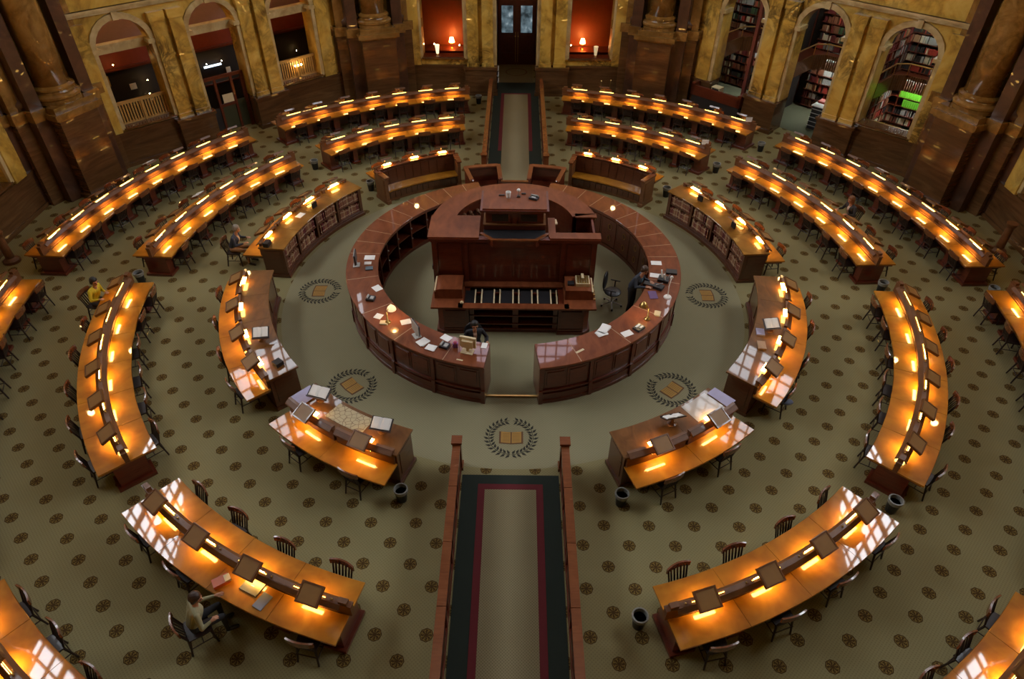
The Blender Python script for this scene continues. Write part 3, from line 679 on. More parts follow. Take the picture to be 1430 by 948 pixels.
# ================================================================== CIRCULAR COUNTER
RI, RO, ZC = 3.90, 4.73, 1.22
def counter(sg, sn):
    t = thing('circular_counter', '%s half of the circular mahogany staff counter around the central desk' % sn, 'counter', P(4.3, sg * 60)[:], 0, 'halves of the circular counter')
    A0, A1 = 8.0, 165.0
    tops = [8, 20.5, 38, 55, 75, 91.5, 99.5, 107.5, 116, 124.5, 132.8, 141.2, 149.6, 158, 165]
    for a, b_ in zip(tops[:-1], tops[1:]):
        m = MB(); m.slab(RI - .03, RO + .04, sg * (a + .12), sg * (b_ - .12), ZC - .05, ZC, ch=.01); part('counter_top', m, m_mahotop, t)
    for b_ in tops[1:-1]:
        m = MB(); m.slab(RI - .01, RO + .02, sg * (b_ - .13), sg * (b_ + .13), ZC - .02, ZC + .001, 2); part('seam_strip', m, m_seam, t)
    m = MB(); m.slab(RO - .08, RO - .04, sg * A0, sg * A1, .1, ZC - .05); part('front_board', m, m_maho, t)
    m = MB(); m.slab(RO - .08, RO + .02, sg * A0, sg * A1, 0, .10); m.slab(RO - .08, RO - .0, sg * A0, sg * A1, .10, .30); m.slab(RO - .05, RO + .01, sg * A0, sg * A1, .38, .42); m.slab(RO - .05, RO + .01, sg * A0, sg * A1, ZC - .10, ZC - .05); part('moulding', m, m_maho, t)
    n = 10
    for k in range(n):
        a, b_ = A0 + (A1 - A0) * k / n, A0 + (A1 - A0) * (k + 1) / n
        m = MB(); m.slab(RO - .06, RO + .01, sg * (a + .05), sg * (a + 1.15), .30, ZC - .06, 2); m.slab(RO - .06, RO + .04, sg * a, sg * (a + 1.2), 0, .42, 2); part('pilaster', m, m_maho, t)
        w = (b_ - a - 2.2) / 2
        for q in range(2):
            p0 = a + 1.7 + q * (w + .2)
            m = MB(); m.slab(RO - .045, RO - .028, sg * p0, sg * (p0 + w - .3), .48, ZC - .16, 3); m.slab(RO - .03, RO - .012, sg * (p0 + .7), sg * (p0 + w - 1.0), .55, ZC - .23, 3); part('raised_panel', m, m_maho, t)
    # inner side: compartments with shelves
    m = MB(); m.slab(RI, RO - .08, sg * A0, sg * A1, .0, .12); part('plinth', m, m_maho, t)
    m = MB(); m.slab(RI + .03, RO - .1, sg * A0, sg * A1, .60, .63); part('shelf', m, m_maho, t)
    m = MB(); m.slab(RI, RI + .04, sg * A0, sg * A1, ZC - .12, ZC - .05); part('inner_rail', m, m_maho, t)
    for k in range(16):
        a = A0 + (A1 - A0) * k / 15
        m = MB(); m.slab(RI, RO - .08, sg * max(A0, a - .35), sg * min(A1, a + .35), .12, ZC - .05, 2); part('divider', m, m_maho, t)
        if 7 < k < 15 and sg > 0:
            m = MB(); m.slab(RI - .01, RI + .015, sg * (a + .6), sg * (a + 9.8), .16, ZC - .14, 3); part('cupboard_door', m, m_maho, t)
            for z in (.45, .85):
                m = MB(); c = P(RI - .03, sg * (a + 4.5), z); u = P(1, sg * (a + 4.5))
                for q in range(12):
                    t0, t1 = 2 * pi * q / 12, 2 * pi * (q + 1) / 12; tt = Vector((-u.y, u.x, 0))
                    m.bar(c + tt * .07 * cos(t0) + Vector((0, 0, .1 * sin(t0))), c + tt * .07 * cos(t1) + Vector((0, 0, .1 * sin(t1))), .008, 4)
                part('oval_handle', m, m_brass, t)
        elif k > 8:
            m = MB(); m.ico(P(RI - .02, sg * a, .85), .03, n=4); m.ico(P(RI - .02, sg * a, .5), .03, n=4); part('brass_catch', m, m_steel, t)
    return t
counter(-1, 'left'); counter(1, 'right')
m = MB(); m.box((0, -4.45, .02), (1.34, .05, .04)); tag(part('threshold_step', m, m_brass), 'brass-edged threshold across the front opening of the circular counter', 'step')
# ================================================================== CENTRAL DESK
t = thing('central_desk', 'tall mahogany control desk with raised booth in the middle of the room', 'desk', (0, -.5, 0))
CX, LF, UF = .02, -2.02, -.86
def pb(name, c, d, mat=m_maho, label=None, rz=0):
    m = MB(); m.box((c[0] + CX, c[1], c[2]), d, rz); return part(name, m, mat, t, label=label)
# lower counter with corner chamfers
poly = [(-2.12, LF + .08), (-1.95, LF), (-1.2, LF + .02), (-1.2, LF + .1), (1.2, LF + .1), (1.2, LF), (1.95, LF), (2.12, LF + .15), (2.12, UF + .1), (-2.12, UF + .1)]
m = MB(); m.prism([(x + CX, y) for x, y in poly], 0, .10); part('plinth', m, m_maho, t)
m = MB(); m.prism([(x + CX, y) for x, y in [(-2.06, LF + .12), (-1.92, LF + .04), (-1.22, LF + .04), (-1.22, UF), (-2.06, UF)]], .10, .90); part('pedestal', m, m_maho, t)
m = MB(); m.prism([(x + CX, y) for x, y in [(2.06, LF + .16), (1.92, LF + .04), (1.22, LF + .04), (1.22, UF), (2.06, UF)]], .10, .90); part('pedestal', m, m_maho, t)
for sx in (-1, 1):
    pb('door_panel', (sx * 1.58, LF + .03, .5), (.56, .03, .58)); pb('door_moulding', (sx * 1.58, LF + .035, .16), (.66, .05, .04))
pb('back_board', (0, -1.3, .5), (2.44, .04, .8)); pb('shelf', (0, -1.62, .30), (2.44, .66, .03)); pb('shelf', (0, -1.62, .58), (2.44, .66, .03)); pb('upright', (.05, LF + .14, .5), (.16, .08, .8)); pb('upright', (-1.14, LF + .14, .5), (.12, .08, .8)); pb('upright', (1.14, LF + .14, .5), (.12, .08, .8))
pb('shelf', (0, -1.62, .12), (2.44, .66, .03))
m = MB(); m.prism([(x + CX, y) for x, y in [(-2.25, LF + .10), (-2.12, LF - .06), (2.12, LF - .06), (2.25, LF + .10), (2.25, UF + .02), (2.2, UF + .3), (-2.2, UF + .3), (-2.25, UF + .02)]], .90, .945)
# desktop as front strip, back strip and wings around the card trays
for c, d in (((0, LF + .055, .925), (3.0, .23, .05)), ((0, UF - .13, .955), (2.74, .24, .05)), ((-1.80, (LF + UF) / 2 + .0, .925), (.86, UF - LF + .1, .05)), ((1.80, (LF + UF) / 2, .925), (.86, UF - LF + .1, .05))):
    pb('desktop', c, d, m_mahotop)
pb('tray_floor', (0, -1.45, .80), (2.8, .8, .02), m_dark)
for k, x in enumerate((-1.36, -1.04, -.86, -.52, -.36, 0.0, .16, .52, .68, 1.04, 1.2)):
    if k == 0: continue
    pb('divider_strip', (x - .02, -1.50, .90), (.035, .66, .04), m_cream)
for x0, x1 in ((-1.34, -1.06), (-.84, -.56), (-.34, -.05), (.18, .48), (.70, 1.0)):
    pb('card_tray', ((x0 + x1) / 2 + .0, -1.5, .86), (x1 - x0, .56, .09), m_black)
# tambour boxes left and right
for sx in (-1, 1):
    m = MB(); pr = [(-.40, .0), (.36, 0), (.36, .26), (.34, .34), (.28, .39), (.20, .41), (-.40, .41)]
    vs = []; x0, x1 = 0, 0
    X = lambda u: (sx * 1.80 + sx * u * 1.0) + CX
    for y in (-1.66, -.98): vs += [(X(u), y, .95 + w * .75) for u, w in pr]
    k = len(pr); fs = [(i, (i + 1) % k, k + (i + 1) % k, k + i) for i in range(k)] + [tuple(range(k - 1, -1, -1)), tuple(range(k, 2 * k))]
    if sx > 0: fs = [f[::-1] for f in fs]
    m.add(vs, fs); part('tambour_box', m, m_mahotop, t)
    m = MB(); m.bar((X(.34), -1.66, 1.19), (X(.34), -.98, 1.19), .03, 8); part('corner_bead', m, m_cream, t)
for k in range(4): pb('brass_knob', (2.2, -1.7 + .2 * k, 1.0), (.05, .05, .05), m_brass)
# upper case
UT = 2.44
for c, d in (((0, UF + .03, 1.2), (4.4, .06, 2.36)),): pb('front_board', c, d)
pb('plinth', (0, UF + .28, .05), (4.44, .6, .1)); 
for sx in (-1, 1):
    pb('side_board', (sx * 2.17, UF + .55, 1.2), (.06, 1.08, 2.36)); pb('pilaster', (sx * 2.17, UF - .01, 1.62), (.14, .06, 1.48)); pb('pilaster', (sx * 1.32, UF - .01, 1.62), (.10, .05, 1.48))
    pb('raised_panel', (sx * 1.75, UF - .005, 1.65), (.62, .03, 1.15)); pb('side_panel', (sx * 2.205, UF + .55, 1.5), (.02, .76, 1.3))
pb('raised_panel', (-.62, UF - .005, 1.65), (1.1, .03, 1.15)); pb('raised_panel', (.62, UF - .005, 1.65), (1.1, .03, 1.15))
pb('cornice', (0, UF, 2.30), (4.52, .14, .05)); pb('cornice', (0, UF - .01, 2.37), (4.6, .18, .06))
for sx, x0, x1 in ((-1, -2.33, -.95), (1, .95, 2.33)):
    pb('upper_top', ((x0 + x1) / 2, -.35 if sx < 0 else -.78, UT - .02), (x1 - x0, 1.16 if sx < 0 else .30, .045), m_mahotop)
pb('upper_top', (1.02, -.35, UT - .021), (.2, 1.0, .045), m_mahotop)
# small sloped writing ledge in the notch
m = MB(); m.prism([(x + CX, y) for x, y in [(-.92, -.66), (-.62, -.98), (-.58, -1.02), (.58, -1.02), (.62, -.98), (.92, -.66), (.92, -.6), (-.92, -.6)]], 2.20, 2.41); part('ledge', m, m_maho, t)
m = MB(); m.prism([(x + CX, y) for x, y in [(-.95, -.70), (-.60, -1.06), (.60, -1.06), (.95, -.70), (.84, -.70), (.55, -.98), (-.55, -.98), (-.84, -.70)]], 2.41, 2.45); part('ledge_rim', m, m_rail, t)
m = MB(); m.prism([(x + CX, y) for x, y in [(-.84, -.68), (-.55, -.98), (.55, -.98), (.84, -.68), (.84, -.45), (-.84, -.45)]], 2.40, 2.415); part('ledge_blotter', m, m_black, t)
# booth
pb('booth_base', (0, -.02, 2.5), (1.66, .95, .14)); pb('booth_body', (0, -.0, 2.75), (1.56, .86, .50)); pb('booth_moulding', (0, -.02, 2.585), (1.7, 1.0, .04), m_brown)
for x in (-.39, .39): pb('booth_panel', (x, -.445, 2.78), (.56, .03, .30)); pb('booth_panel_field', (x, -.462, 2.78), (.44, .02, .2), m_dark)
pb('booth_pilaster', (0, -.45, 2.76), (.12, .04, .42)); pb('booth_cornice', (0, -.0, 3.02), (1.84, 1.12, .05)); pb('booth_cornice', (0, -.02, 2.985), (1.7, 1.0, .04), m_rail)
pb('booth_top', (0, .02, 3.06), (1.72, 1.06, .035), m_mahotop)
# curved shelf behind, on a curved wall
CY, R1, R2 = -.12, 2.32, 1.66
def arc2(mb, r0, r1, a0, a1, z0, z1, n=20):
    o = len(mb.v); mb.slab(r0, r1, a0, a1, z0, z1, n)
    for i in range(o, len(mb.v)): v = mb.v[i]; mb.v[i] = (v[0] + CX, v[1] + CY, v[2])
for a, b_ in ((-90, -140), (-140, -183), (183 - 6, 140), (140, 103)):
    m = MB(); arc2(m, R2, R1, a, b_, 2.385, 2.43); part('curved_top', m, m_mahotop, t)
m = MB(); arc2(m, 2.16, 2.22, -88, -268 + 10, 0, 2.385, 24); part('curved_wall', m, m_maho, t)
m = MB(); arc2(m, 1.72, 1.76, -92, -178, 1.0, 2.385, 14); arc2(m, 1.72, 1.76, -182, -252, 1.0, 2.385, 10); part('inner_wall', m, m_maho, t)
pb('gate_post', (2.0, .32, 1.2), (.5, .1, 2.38)); pb('gate_cap', (2.0, .32, 2.41), (.6, .2, .04), m_mahotop)
m = MB(); m.box((CX, .9, .9), (3.0, 1.6, .1)); part('platform', m, m_beige, t)
for k, a in enumerate((-118, -128, -138)):
    m = MB(); c = P(1.64, a, 2.2 - .05 * k) + Vector((CX, CY, 0)); m.ico(c, .07, n=5); m.ico(c + Vector((.06, .03, -.1)), .05, n=4); part('bronze_rosette', m, m_brown, t)
m = MB(); m.prism([(0, 0), (.25, .1), (.22, .34), (-.02, .26)], 2.22, 2.26, Matrix.Translation((.98, .06, 0))); part('ochre_panel', m, m_cream, t)
# handles on left side
pb('side_handle', (-2.26, -.7, 1.35), (.05, .12, .12), m_black)
# things on the booth
def small(name, label, cat, mb_list, loc, rz=0, group=None):
    o = thing(name, label, cat, loc, rz, group)
    for nm, mb, mat in mb_list: part(nm, mb, mat, o, local=True)
    return o
ZB = 3.078
solo('paper_cup', MB().lathe([(0, 0), (.055, 0), (.075, .17), (.07, .17), (.05, .02), (0, .02)], n=14), m_white, 'white cup standing on top of the central booth', 'cup', (-.16, .12, ZB), smooth=False)
small('microphone', 'small steel microphone with blue foam on top of the central booth', 'microphone', [('base', MB().box((0, 0, .02), (.09, .09, .03)), m_black), ('stem', MB().bar((0, 0, .03), (0, 0, .16), .015), m_steel), ('head', MB().ico((0, 0, .2), .05, n=6), m_white)], (.12, .16, ZB))
small('telephone', 'grey telephone lying on top of the central booth', 'telephone', [('body', MB().box((0, 0, .03), (.24, .18, .05)), m_black), ('handset', MB().bar((-.1, .05, .08), (.1, .05, .08), .025), m_grey), ('screen', MB().box((0, -.03, .06), (.12, .06, .01)), m_grey)], (.54, .06, ZB), -.4)
solo('remote_control', MB().box((0, 0, .015), (.16, .05, .03)), m_black, 'black remote control left of the white cup on the booth', 'remote', (-.34, .22, ZB))
solo('spectacle_case', MB().box((0, 0, .015), (.12, .05, .03)), m_black, 'black case right of the microphone on the booth', 'case', (.26, .32, ZB))
# card printer in the right wing of the lower counter
small('adding_machine', 'cream adding machine full of keys on the right end of the central desk', 'machine', [('body', MB().box((0, 0, .05), (.38, .40, .10)), m_cream), ('keys', (lambda q: [q.box((-.13 + .065 * i, -.14 + .07 * j, .115), (.045, .05, .03)) for i in range(5) for j in range(5)] and q)(MB()), m_brass), ('carriage', MB().box((0, .1, .13), (.07, .22, .06)), m_cream)], (1.90, -1.28, 1.26))
solo('key_tray', MB().box((0, 0, .03), (.18, .16, .06)), m_black, 'black tray beside the adding machine on the central desk', 'tray', (1.58, -1.36, 1.255))
solo('white_knob_ball', MB().ico((0, 0, .05), .05, n=6), m_cream, 'cream ball on the desktop beside the left box of the central desk', 'ball', (-1.38, -1.90, .95), smooth=True)
# ================================================================== STALLS BEHIND THE COUNTER
for sg, sn in ((-1, 'left'), (1, 'right')):
    o = thing('bench_stall', 'small dark wooden stall %s of the back aisle, behind the circular counter' % sn, 'stall', P(5.9, sg * 169)[:], 0, 'stalls behind the counter')
    m = MB(); m.slab(6.28, 6.48, sg * 163.5, sg * 174.4, .96, 1.02, ch=.01); part('back_rail', m, m_mahotop, o)
    m = MB(); m.slab(6.33, 6.42, sg * 163.8, sg * 174.4, 0, .96); part('back_board', m, m_maho, o)
    m = MB(); m.slab(5.95, 6.33, sg * 164.2, sg * 174.0, .40, .45); part('seat', m, m_maho, o)
    for az in (163.8, 174.6):
        a = P(6.42, sg * az); b_ = P(5.32, sg * (az if az > 170 else az - .0)) ; mid = (a + b_) / 2; rz = atan2((a - b_).y, (a - b_).x)
        m = MB(); m.box((mid.x, mid.y, .48), ((a - b_).length, .06, .96), rz); part('side_board', m, m_maho, o)
        m = MB(); m.box((mid.x, mid.y, .99), ((a - b_).length + .05, .15, .05), rz); m.ico((b_.x, b_.y, 1.0), .07, n=5); part('side_rail', m, m_mahotop, o)
        m = MB(); m.box((b_.x, b_.y, .48), (.14, .14, .96), rz); part('post', m, m_maho, o)
o = thing('aisle_gate', 'low red-brown wooden gate closing the end of the back aisle', 'gate', (0, 5.1, 0))
m = MB(); m.box((0, 5.10, 1.0), (.94, .10, .05)); part('gate_rail', m, m_rail, o)
for x in (-.3, 0, .3):
    m = MB(); m.box((x, 5.1, .5), (.26, .04, .8)); part('gate_panel', m, m_maho, o)
m = MB(); m.box((0, 5.1, .5), (.92, .02, .94)); part('gate_board', m, m_maho, o)

# ================================================================== BEHIND THE ARCHES
def bpart(name, az, s0, s1, d0, d1, z0, z1, mat, parent, kind=None, label=None):
    m = MB(); bbox(m, az, s0, s1, d0, d1, z0, z1); return part(name, m, mat, parent, kind=kind, label=label)
def room_shell(az, depth, wallmat, name, h=6.2, gap=0):
    m = MB()
    for q0, q1 in (((-6.2, -gap), (gap, 6.2)) if gap else ((-6.2, 6.2),)): bbox(m, az, q0, q1, depth, depth + .2, 0, h)
    bbox(m, az, -6.4, -6.2, .7, depth + .2, 0, h); bbox(m, az, 6.2, 6.4, .7, depth + .2, 0, h); bbox(m, az, -6.4, 6.4, .7, depth + .2, h, h + .2)
    return structure(name, m, wallmat)
m_pane0 = emit('distant_light', (.7, .85, 1), 2.0)
# left: low red-walled gallery seen through three arches
for az, nm, k0 in ((-135, 'wall_gallery_back_left', 0), (-90, 'wall_gallery_left', 1), (90, 'wall_gallery_right', 2)):
    sh = room_shell(az, 3.6, m_redwall, nm)
    bpart('lunette_band', az, -6.1, 6.1, 3.5, 3.6, 3.35, 5.9, m_mauve, sh)
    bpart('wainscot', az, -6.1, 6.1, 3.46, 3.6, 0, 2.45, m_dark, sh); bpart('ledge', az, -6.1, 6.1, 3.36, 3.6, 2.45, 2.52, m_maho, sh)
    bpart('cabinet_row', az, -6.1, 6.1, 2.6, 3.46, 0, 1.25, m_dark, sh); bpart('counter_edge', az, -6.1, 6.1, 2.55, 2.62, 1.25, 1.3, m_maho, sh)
    for c in (-3.35, 0, 3.35):
        m = MB(); bbox(m, az, c - .95, c + .95, .30, .52, 4.02, 4.26); bbox(m, az, c - .95, c + .95, .24, .56, 4.26, 4.34); part('transom_beam', m, m_cornice, walls[az])
        if c:
            r_ = thing('window_railing', 'yellow slatted wooden screen on the sill of the %s arch, %s wall' % ({-1: 'right' if az > 0 else 'farther', 1: 'left' if az > 0 else 'nearer'}[1 if c > 0 else -1], {-135: 'back left', -90: 'left', 90: 'right'}[az]), 'screen', B(az, c, .3, 1.47)[:], 0, 'slatted screens in the arches')
            m = MB(); bbox(m, az, c - .95, c + .95, .26, .36, 2.2, 2.30); bbox(m, az, c - .95, c + .95, .27, .35, 1.47, 1.53); bbox(m, az, c - .03, c + .03, .24, .36, 1.47, 2.2); part('rail', m, m_slat, r_)
            m = MB()
            for q in range(18):
                s = c - .9 + q * 1.8 / 17; bbox(m, az, s - .03, s + .03, .285, .335, 1.53, 2.2)
            tag(part('slats', m, m_slat, r_), kind='stuff')
    if az == -135:
        dr = thing('door_1', None, None, B(az, 0, .4, 0)[:]); dr['kind'] = 'structure'
        bpart('door_frame', az, -.92, -.78, .4, .5, 0, 2.3, m_maho, dr); bpart('door_frame', az, .78, .92, .4, .5, 0, 2.3, m_maho, dr); bpart('door_rail', az, -.92, .92, .4, .5, 2.2, 2.32, m_maho, dr); bpart('door_stile', az, .28, .38, .4, .5, 0, 2.2, m_maho, dr); bpart('door_stile', az, -.42, -.32, .4, .5, 0, 2.2, m_maho, dr)
        bpart('door_panel', az, -.32, .28, .44, .46, .05, 1.05, plain('olive_glass', (.05, .05, .025), .3), dr); bpart('door_rail', az, -.32, .28, .41, .49, 1.05, 1.15, m_maho, dr)
        bpart('notice_sheet', az, -.28, .18, .38, .39, 1.2, 1.55, m_cream, dr, label='cream paper notice')
        bpart('door_panel', az, .38, .78, .44, .46, .05, 1.05, m_dark, dr); bpart('door_panel', az, -.78, -.42, .44, .46, .05, 1.2, plain('olive_glass_dim', (.04, .04, .02), .3), dr)
        m = MB(); m.box(B(az, 2.6, 3.3, 1.75)[:], (.26, .02, .24), radians(az)); tag(part('notice', m, m_white), 'white paper notice on the dark wall behind the left arch', 'notice')
        m = MB(); m.box(B(az, -1.55, 3.3, 1.45)[:], (.2, .02, .3), radians(az)); tag(part('notice', m, m_white), 'small white notice on the dark wall behind the middle arch', 'notice')
        for s, z in ((3.1, 2.75), (2.0, 1.9), (2.1, 1.35), (-.6, 1.95), (-1.3, 1.95), (-5.0, 1.6)):
            m = MB(); m.ico(B(az, s, 3.2, z)[:], .022, n=4); b_ = part('wall_bulb', m, m_warm, sh)
        m = MB(); bbox(m, az, -1.3, -.5, 3.3, 3.34, 1.75, 1.83); part('light_strip', m, m_pane0, sh)
# unseen lamps added to brighten the galleries, the passage and the marble walls
for az in (-135, -90, 90):
    for s_ in (-3.35, 0, 3.35):
        m = MB(); m.ico(B(az, s_, 1.6, 5.7)[:], .14, n=6); g_ = tag(part('added_globe_lamp', m, m_warm, smooth=True), 'added unseen warm globe lamp under the gallery ceiling', 'lamp', 'added gallery globe lamps')
m = MB(); m.ico(B(180, 0, 2.2, 4.3)[:], .10, n=6); tag(part('added_globe_lamp', m, m_warm, smooth=True), 'added globe lamp brightening the passage to the double doors', 'lamp')  # globe added to fill the dark passage with light
for az in (180, -135, 135, -90, 90):
    for s_ in (-1.67, 1.67, -5.2, 5.2):
        m = MB(); m.ico(B(az, s_, -.75, 8.2)[:], .12, n=6); tag(part('added_cornice_globe', m, m_warm, smooth=True), 'added unseen warm globe above the cornice, lighting the walls', 'lamp', 'added cornice globes')  # added out of view to warm the walls and columns
        m = MB(); m.bar(B(az, s_, -.05, 8.0), B(az, s_, -.75, 8.08), .025, 6); tag(part('added_globe_bracket', m, m_brass), 'brass bracket of an added cornice globe', 'bracket', 'added cornice brackets')
# candelabrum in front of the third left arch
cd = thing('candelabrum', 'brass candle lamp with two white bulbs on the sill of the farther left arch', 'lamp', B(-135, -3.35, .12, 1.47)[:])
m = MB(); p0 = B(-135, -3.35, .12, 1.47); m.lathe([(0, 0), (.09, 0), (.07, .03), (.015, .06), (.015, .5), (0, .52)], p0[:], 10); t_ = frame(-135)[1]
m.bar(p0 + Vector((0, 0, .5)) - t_ * .15, p0 + Vector((0, 0, .5)) + t_ * .15, .012, 5); part('stem', m, m_brass, cd)
m = MB()
for q in (-.15, 0, .15): m.ico((p0 + t_ * q + Vector((0, 0, .56)))[:], .035, n=5)
part('bulbs', m, m_warm, cd)
# right: book stacks on two levels
AZ = 135
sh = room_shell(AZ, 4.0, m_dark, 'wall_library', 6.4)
lf = MB(); bbox(lf, AZ, -6.1, 6.1, .7, 3.9, .003, .012); structure('floor_library', lf, plain('dim_carpet', (.09, .09, .05), .9))
rng = random.Random(11)
green = [m_bk[3], plain('bright_green', (0.11, 0.38, 0.02), .5)]
def stack(name, label, s0, s1, d, levels, z0, radial=None, zmax=5.9, skiprows=()):
    """bookcase: back panel, shelves, uprights and its row of books"""
    o = thing('bookcase', label, 'bookcase', B(AZ, (s0 + s1) / 2, d, 0)[:] if radial is None else B(AZ, radial, (s0 + s1) / 2, 0)[:], 0, 'library bookcases behind the arches')
    def bb(mb, a0, a1, e0, e1, za, zb, mi=0):
        if radial is None: bbox(mb, AZ, a0, a1, d + e0, d + e1, za, zb, mi)
        else:
            sgn = 1 if label_face > 0 else -1
            x0, x1 = sorted((radial - sgn * e0, radial - sgn * e1)); bbox(mb, AZ, x0, x1, a0, a1, za, zb, mi)
    label_face = 1 if (radial or 0) > 0 else -1
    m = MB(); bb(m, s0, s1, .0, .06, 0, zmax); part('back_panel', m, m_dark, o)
    m = MB(); z = z0
    while z < zmax: bb(m, s0, s1, -.28, 0, z - .025, z); z += .36
    for k in range(int((s1 - s0) / .9) + 1): a = s0 + k * .9; bb(m, a, a + .03, -.28, 0, 0, zmax)
    part('shelves', m, m_maho, o, kind='stuff')
    m = MB(); z = z0; row = 0
    while z < zmax - .3:
        a = s0 + .04
        while a < s1 - .08:
            run = rng.randint(3, 12); mi = rng.choices(range(8), (6, 3, 4, 2, 6, 3, 3, 2))[0]; h = rng.uniform(.2, .3)
            for q in range(run):
                th = rng.uniform(.035, .055)
                if a + th > s1 - .04: break
                if (row, ) not in skiprows and rng.random() > .06:
                    bb(m, a, a + th * .88, -.26 + rng.uniform(0, .03), -.04, z, z + h * rng.uniform(.93, 1.04), mi if rng.random() > .15 else rng.randrange(8))
                a += th
            a += rng.choice((0, 0, .06))
        z += .36; row += 1
    part('books', m, m_bk, o, kind='stuff'); return o
for s0, s1, w in ((-6.1, -1.95, 'right'), (-1.6, 1.6, 'middle'), (1.95, 6.1, 'left')):
    stack('b', 'tall dark bookcase full of books along the library wall behind the %s arch' % w, s0, s1, 3.9, 2, .12, skiprows=() if w != 'right' else ((3,), (4,)))
for s, w in ((-1.95, 'between right and middle arches'), (1.95, 'between left and middle arches'), (-5.6, 'beyond the right arch'), (5.9, 'beyond the left arch')):
    stack('r', 'tall bookcase standing crosswise in the library, %s' % w, 1.2, 3.6, 0, 2, .12, radial=s)
stack('r2', 'tall bookcase standing crosswise on the left side of the right arch', 1.2, 3.6, 0, 2, .12, radial=-1.6001)
gb = book_mesh('binder', .2, .29, .07, green[1]); gb2 = book_mesh('binder', .2, .27, .07, m_bk[6])
for row, ms, a0, a1 in ((4, gb, -3.9, -2.5), (3, gb, -3.7, -2.7)):
    q = 0; a = a0
    while a < a1:
        o = bpy.data.objects.new('book', ms); COL.objects.link(o); o.location = B(AZ, a, 3.72, .12 + row * .36); o.rotation_euler[2] = radians(AZ)
        tag(o, 'bright green binder on the %s lit shelf behind the right arch' % ('upper' if row == 4 else 'lower'), 'book', 'green binders, %s row' % ('upper' if row == 4 else 'lower')); a += .085
for s in (-1.78, 1.78, 3.2, -4.9):
    bpart('steel_post', AZ, s - .07, s + .07, 1.0, 1.2, 0, 6.2, m_shelfred, sh)
mz = thing('library_balcony', 'slatted wooden balcony with brass rail inside the library behind the right arches', 'balcony', B(AZ, 0, 2.6, 2.2)[:])
m = MB()
bbox(m, AZ, -6.1, 6.1, 2.9, 3.6, 2.5, 2.58)
for s0, s1 in ((-2.3, -1.1), (1.1, 2.4), (-6.1, -4.9), (4.6, 6.1)): bbox(m, AZ, s0, s1, 1.2, 2.9, 2.5, 2.58)
part('deck', m, m_maho, mz)
m = MB()
for c, lo, hi in ((-3.35, -4.9, -2.3), (0, -1.1, 1.1), (3.35, 2.4, 4.6)):
    path = [(lo, 1.0), (lo, 2.5), (lo + .4, 2.9), (hi - .4, 2.9), (hi, 2.5), (hi, 1.0)]
    for (sa, da), (sb, db) in zip(path[:-1], path[1:]):
        n = max(1, int(sqrt((sa - sb) ** 2 + (da - db) ** 2) / .09))
        for q in range(n):
            u0, u1 = q / n, (q + .8) / n
            p0, p1 = B(AZ, sa + (sb - sa) * u0, da + (db - da) * u0, 2.05), B(AZ, sa + (sb - sa) * u1, da + (db - da) * u1, 2.05)
            dn = (p1 - p0).normalized().cross(Vector((0, 0, 1))) * .03
            vs = [p0 - dn, p1 - dn, p1 + dn, p0 + dn]; m.add([v + Vector((0, 0, z)) for z in (0, .62) for v in vs], [(3, 2, 1, 0), (4, 5, 6, 7), (0, 1, 5, 4), (1, 2, 6, 5), (2, 3, 7, 6), (3, 0, 4, 7)])
tag(part('slats', m, m_brown, mz), kind='stuff')
m = MB()
for c, lo, hi in ((-3.35, -4.9, -2.3), (0, -1.1, 1.1), (3.35, 2.4, 4.6)):
    path = [(lo, 1.0), (lo, 2.5), (lo + .4, 2.9), (hi - .4, 2.9), (hi, 2.5), (hi, 1.0)]
    for (sa, da), (sb, db) in zip(path[:-1], path[1:]):
        m.bar(B(AZ, sa, da, 3.1), B(AZ, sb, db, 3.1), .03, 6); m.bar(B(AZ, sa, da, 2.6), B(AZ, sa, da, 3.1), .015, 5)
part('brass_rail', m, m_brass, mz)
for s0, z, d0 in ((-3.35, 1.98, 3.25), (0, 1.98, 3.25), (3.35, 1.98, 3.25), (-3.35, 5.9, 2.2), (0, 5.9, 2.2), (3.35, 5.9, 2.2)):
    bpart('fluorescent_tube', AZ, s0 - .8, s0 + .8, d0, d0 + .12, z + .42 if z < 3 else z, z + .46 if z < 3 else z + .06, m_cool, sh)
lc = thing('library_counter', 'dark metal shelf counter with papers and a red tray inside the middle arch', 'counter', B(AZ, -.45, 1.9, 0)[:])
m = MB(); bbox(m, AZ, -.9, 0.1, 1.5, 2.4, 0, 1.0); part('body', m, m_black, lc)
for q in range(5): bpart('shelf_edge', AZ, -.88, .12, 1.46, 1.5, .15 + q * .18, .17 + q * .18, m_grey, lc)
bpart('top', AZ, -.95, .15, 1.45, 2.45, 1.0, 1.03, m_white, lc); bpart('red_tray', AZ, -.6, .1, 1.9, 2.3, 1.03, 1.10, m_bk[6], lc)
# workstation in the left opening of the library
ws = thing('staff_desk', 'dark staff desk with sloping sides standing in the left library arch', 'desk', B(AZ, 3.7, .0, 0)[:])
m = MB(); bbox(m, AZ, 2.5, 4.9, -.45, .45, 0, .72); part('body', m, m_dark, ws)
m = MB(); bbox(m, AZ, 2.45, 4.95, -.50, -.38, .72, 1.15); bbox(m, AZ, 2.45, 2.6, -.5, .6, .72, 1.25); bbox(m, AZ, 4.8, 4.95, -.5, .6, .72, 1.25); part('screen_board', m, m_maho, ws)
cp = thing('desktop_computer', 'old cream monitor with keyboard on the staff desk in the left library arch', 'computer', B(AZ, 4.0, .1, .72)[:])
R_ = radians(AZ)
m = MB(); m.box(B(AZ, 4.0, .15, .95)[:], (.42, .36, .34), R_); m.box(B(AZ, 4.0, .2, .76)[:], (.26, .26, .08), R_); part('monitor', m, m_cream, cp)
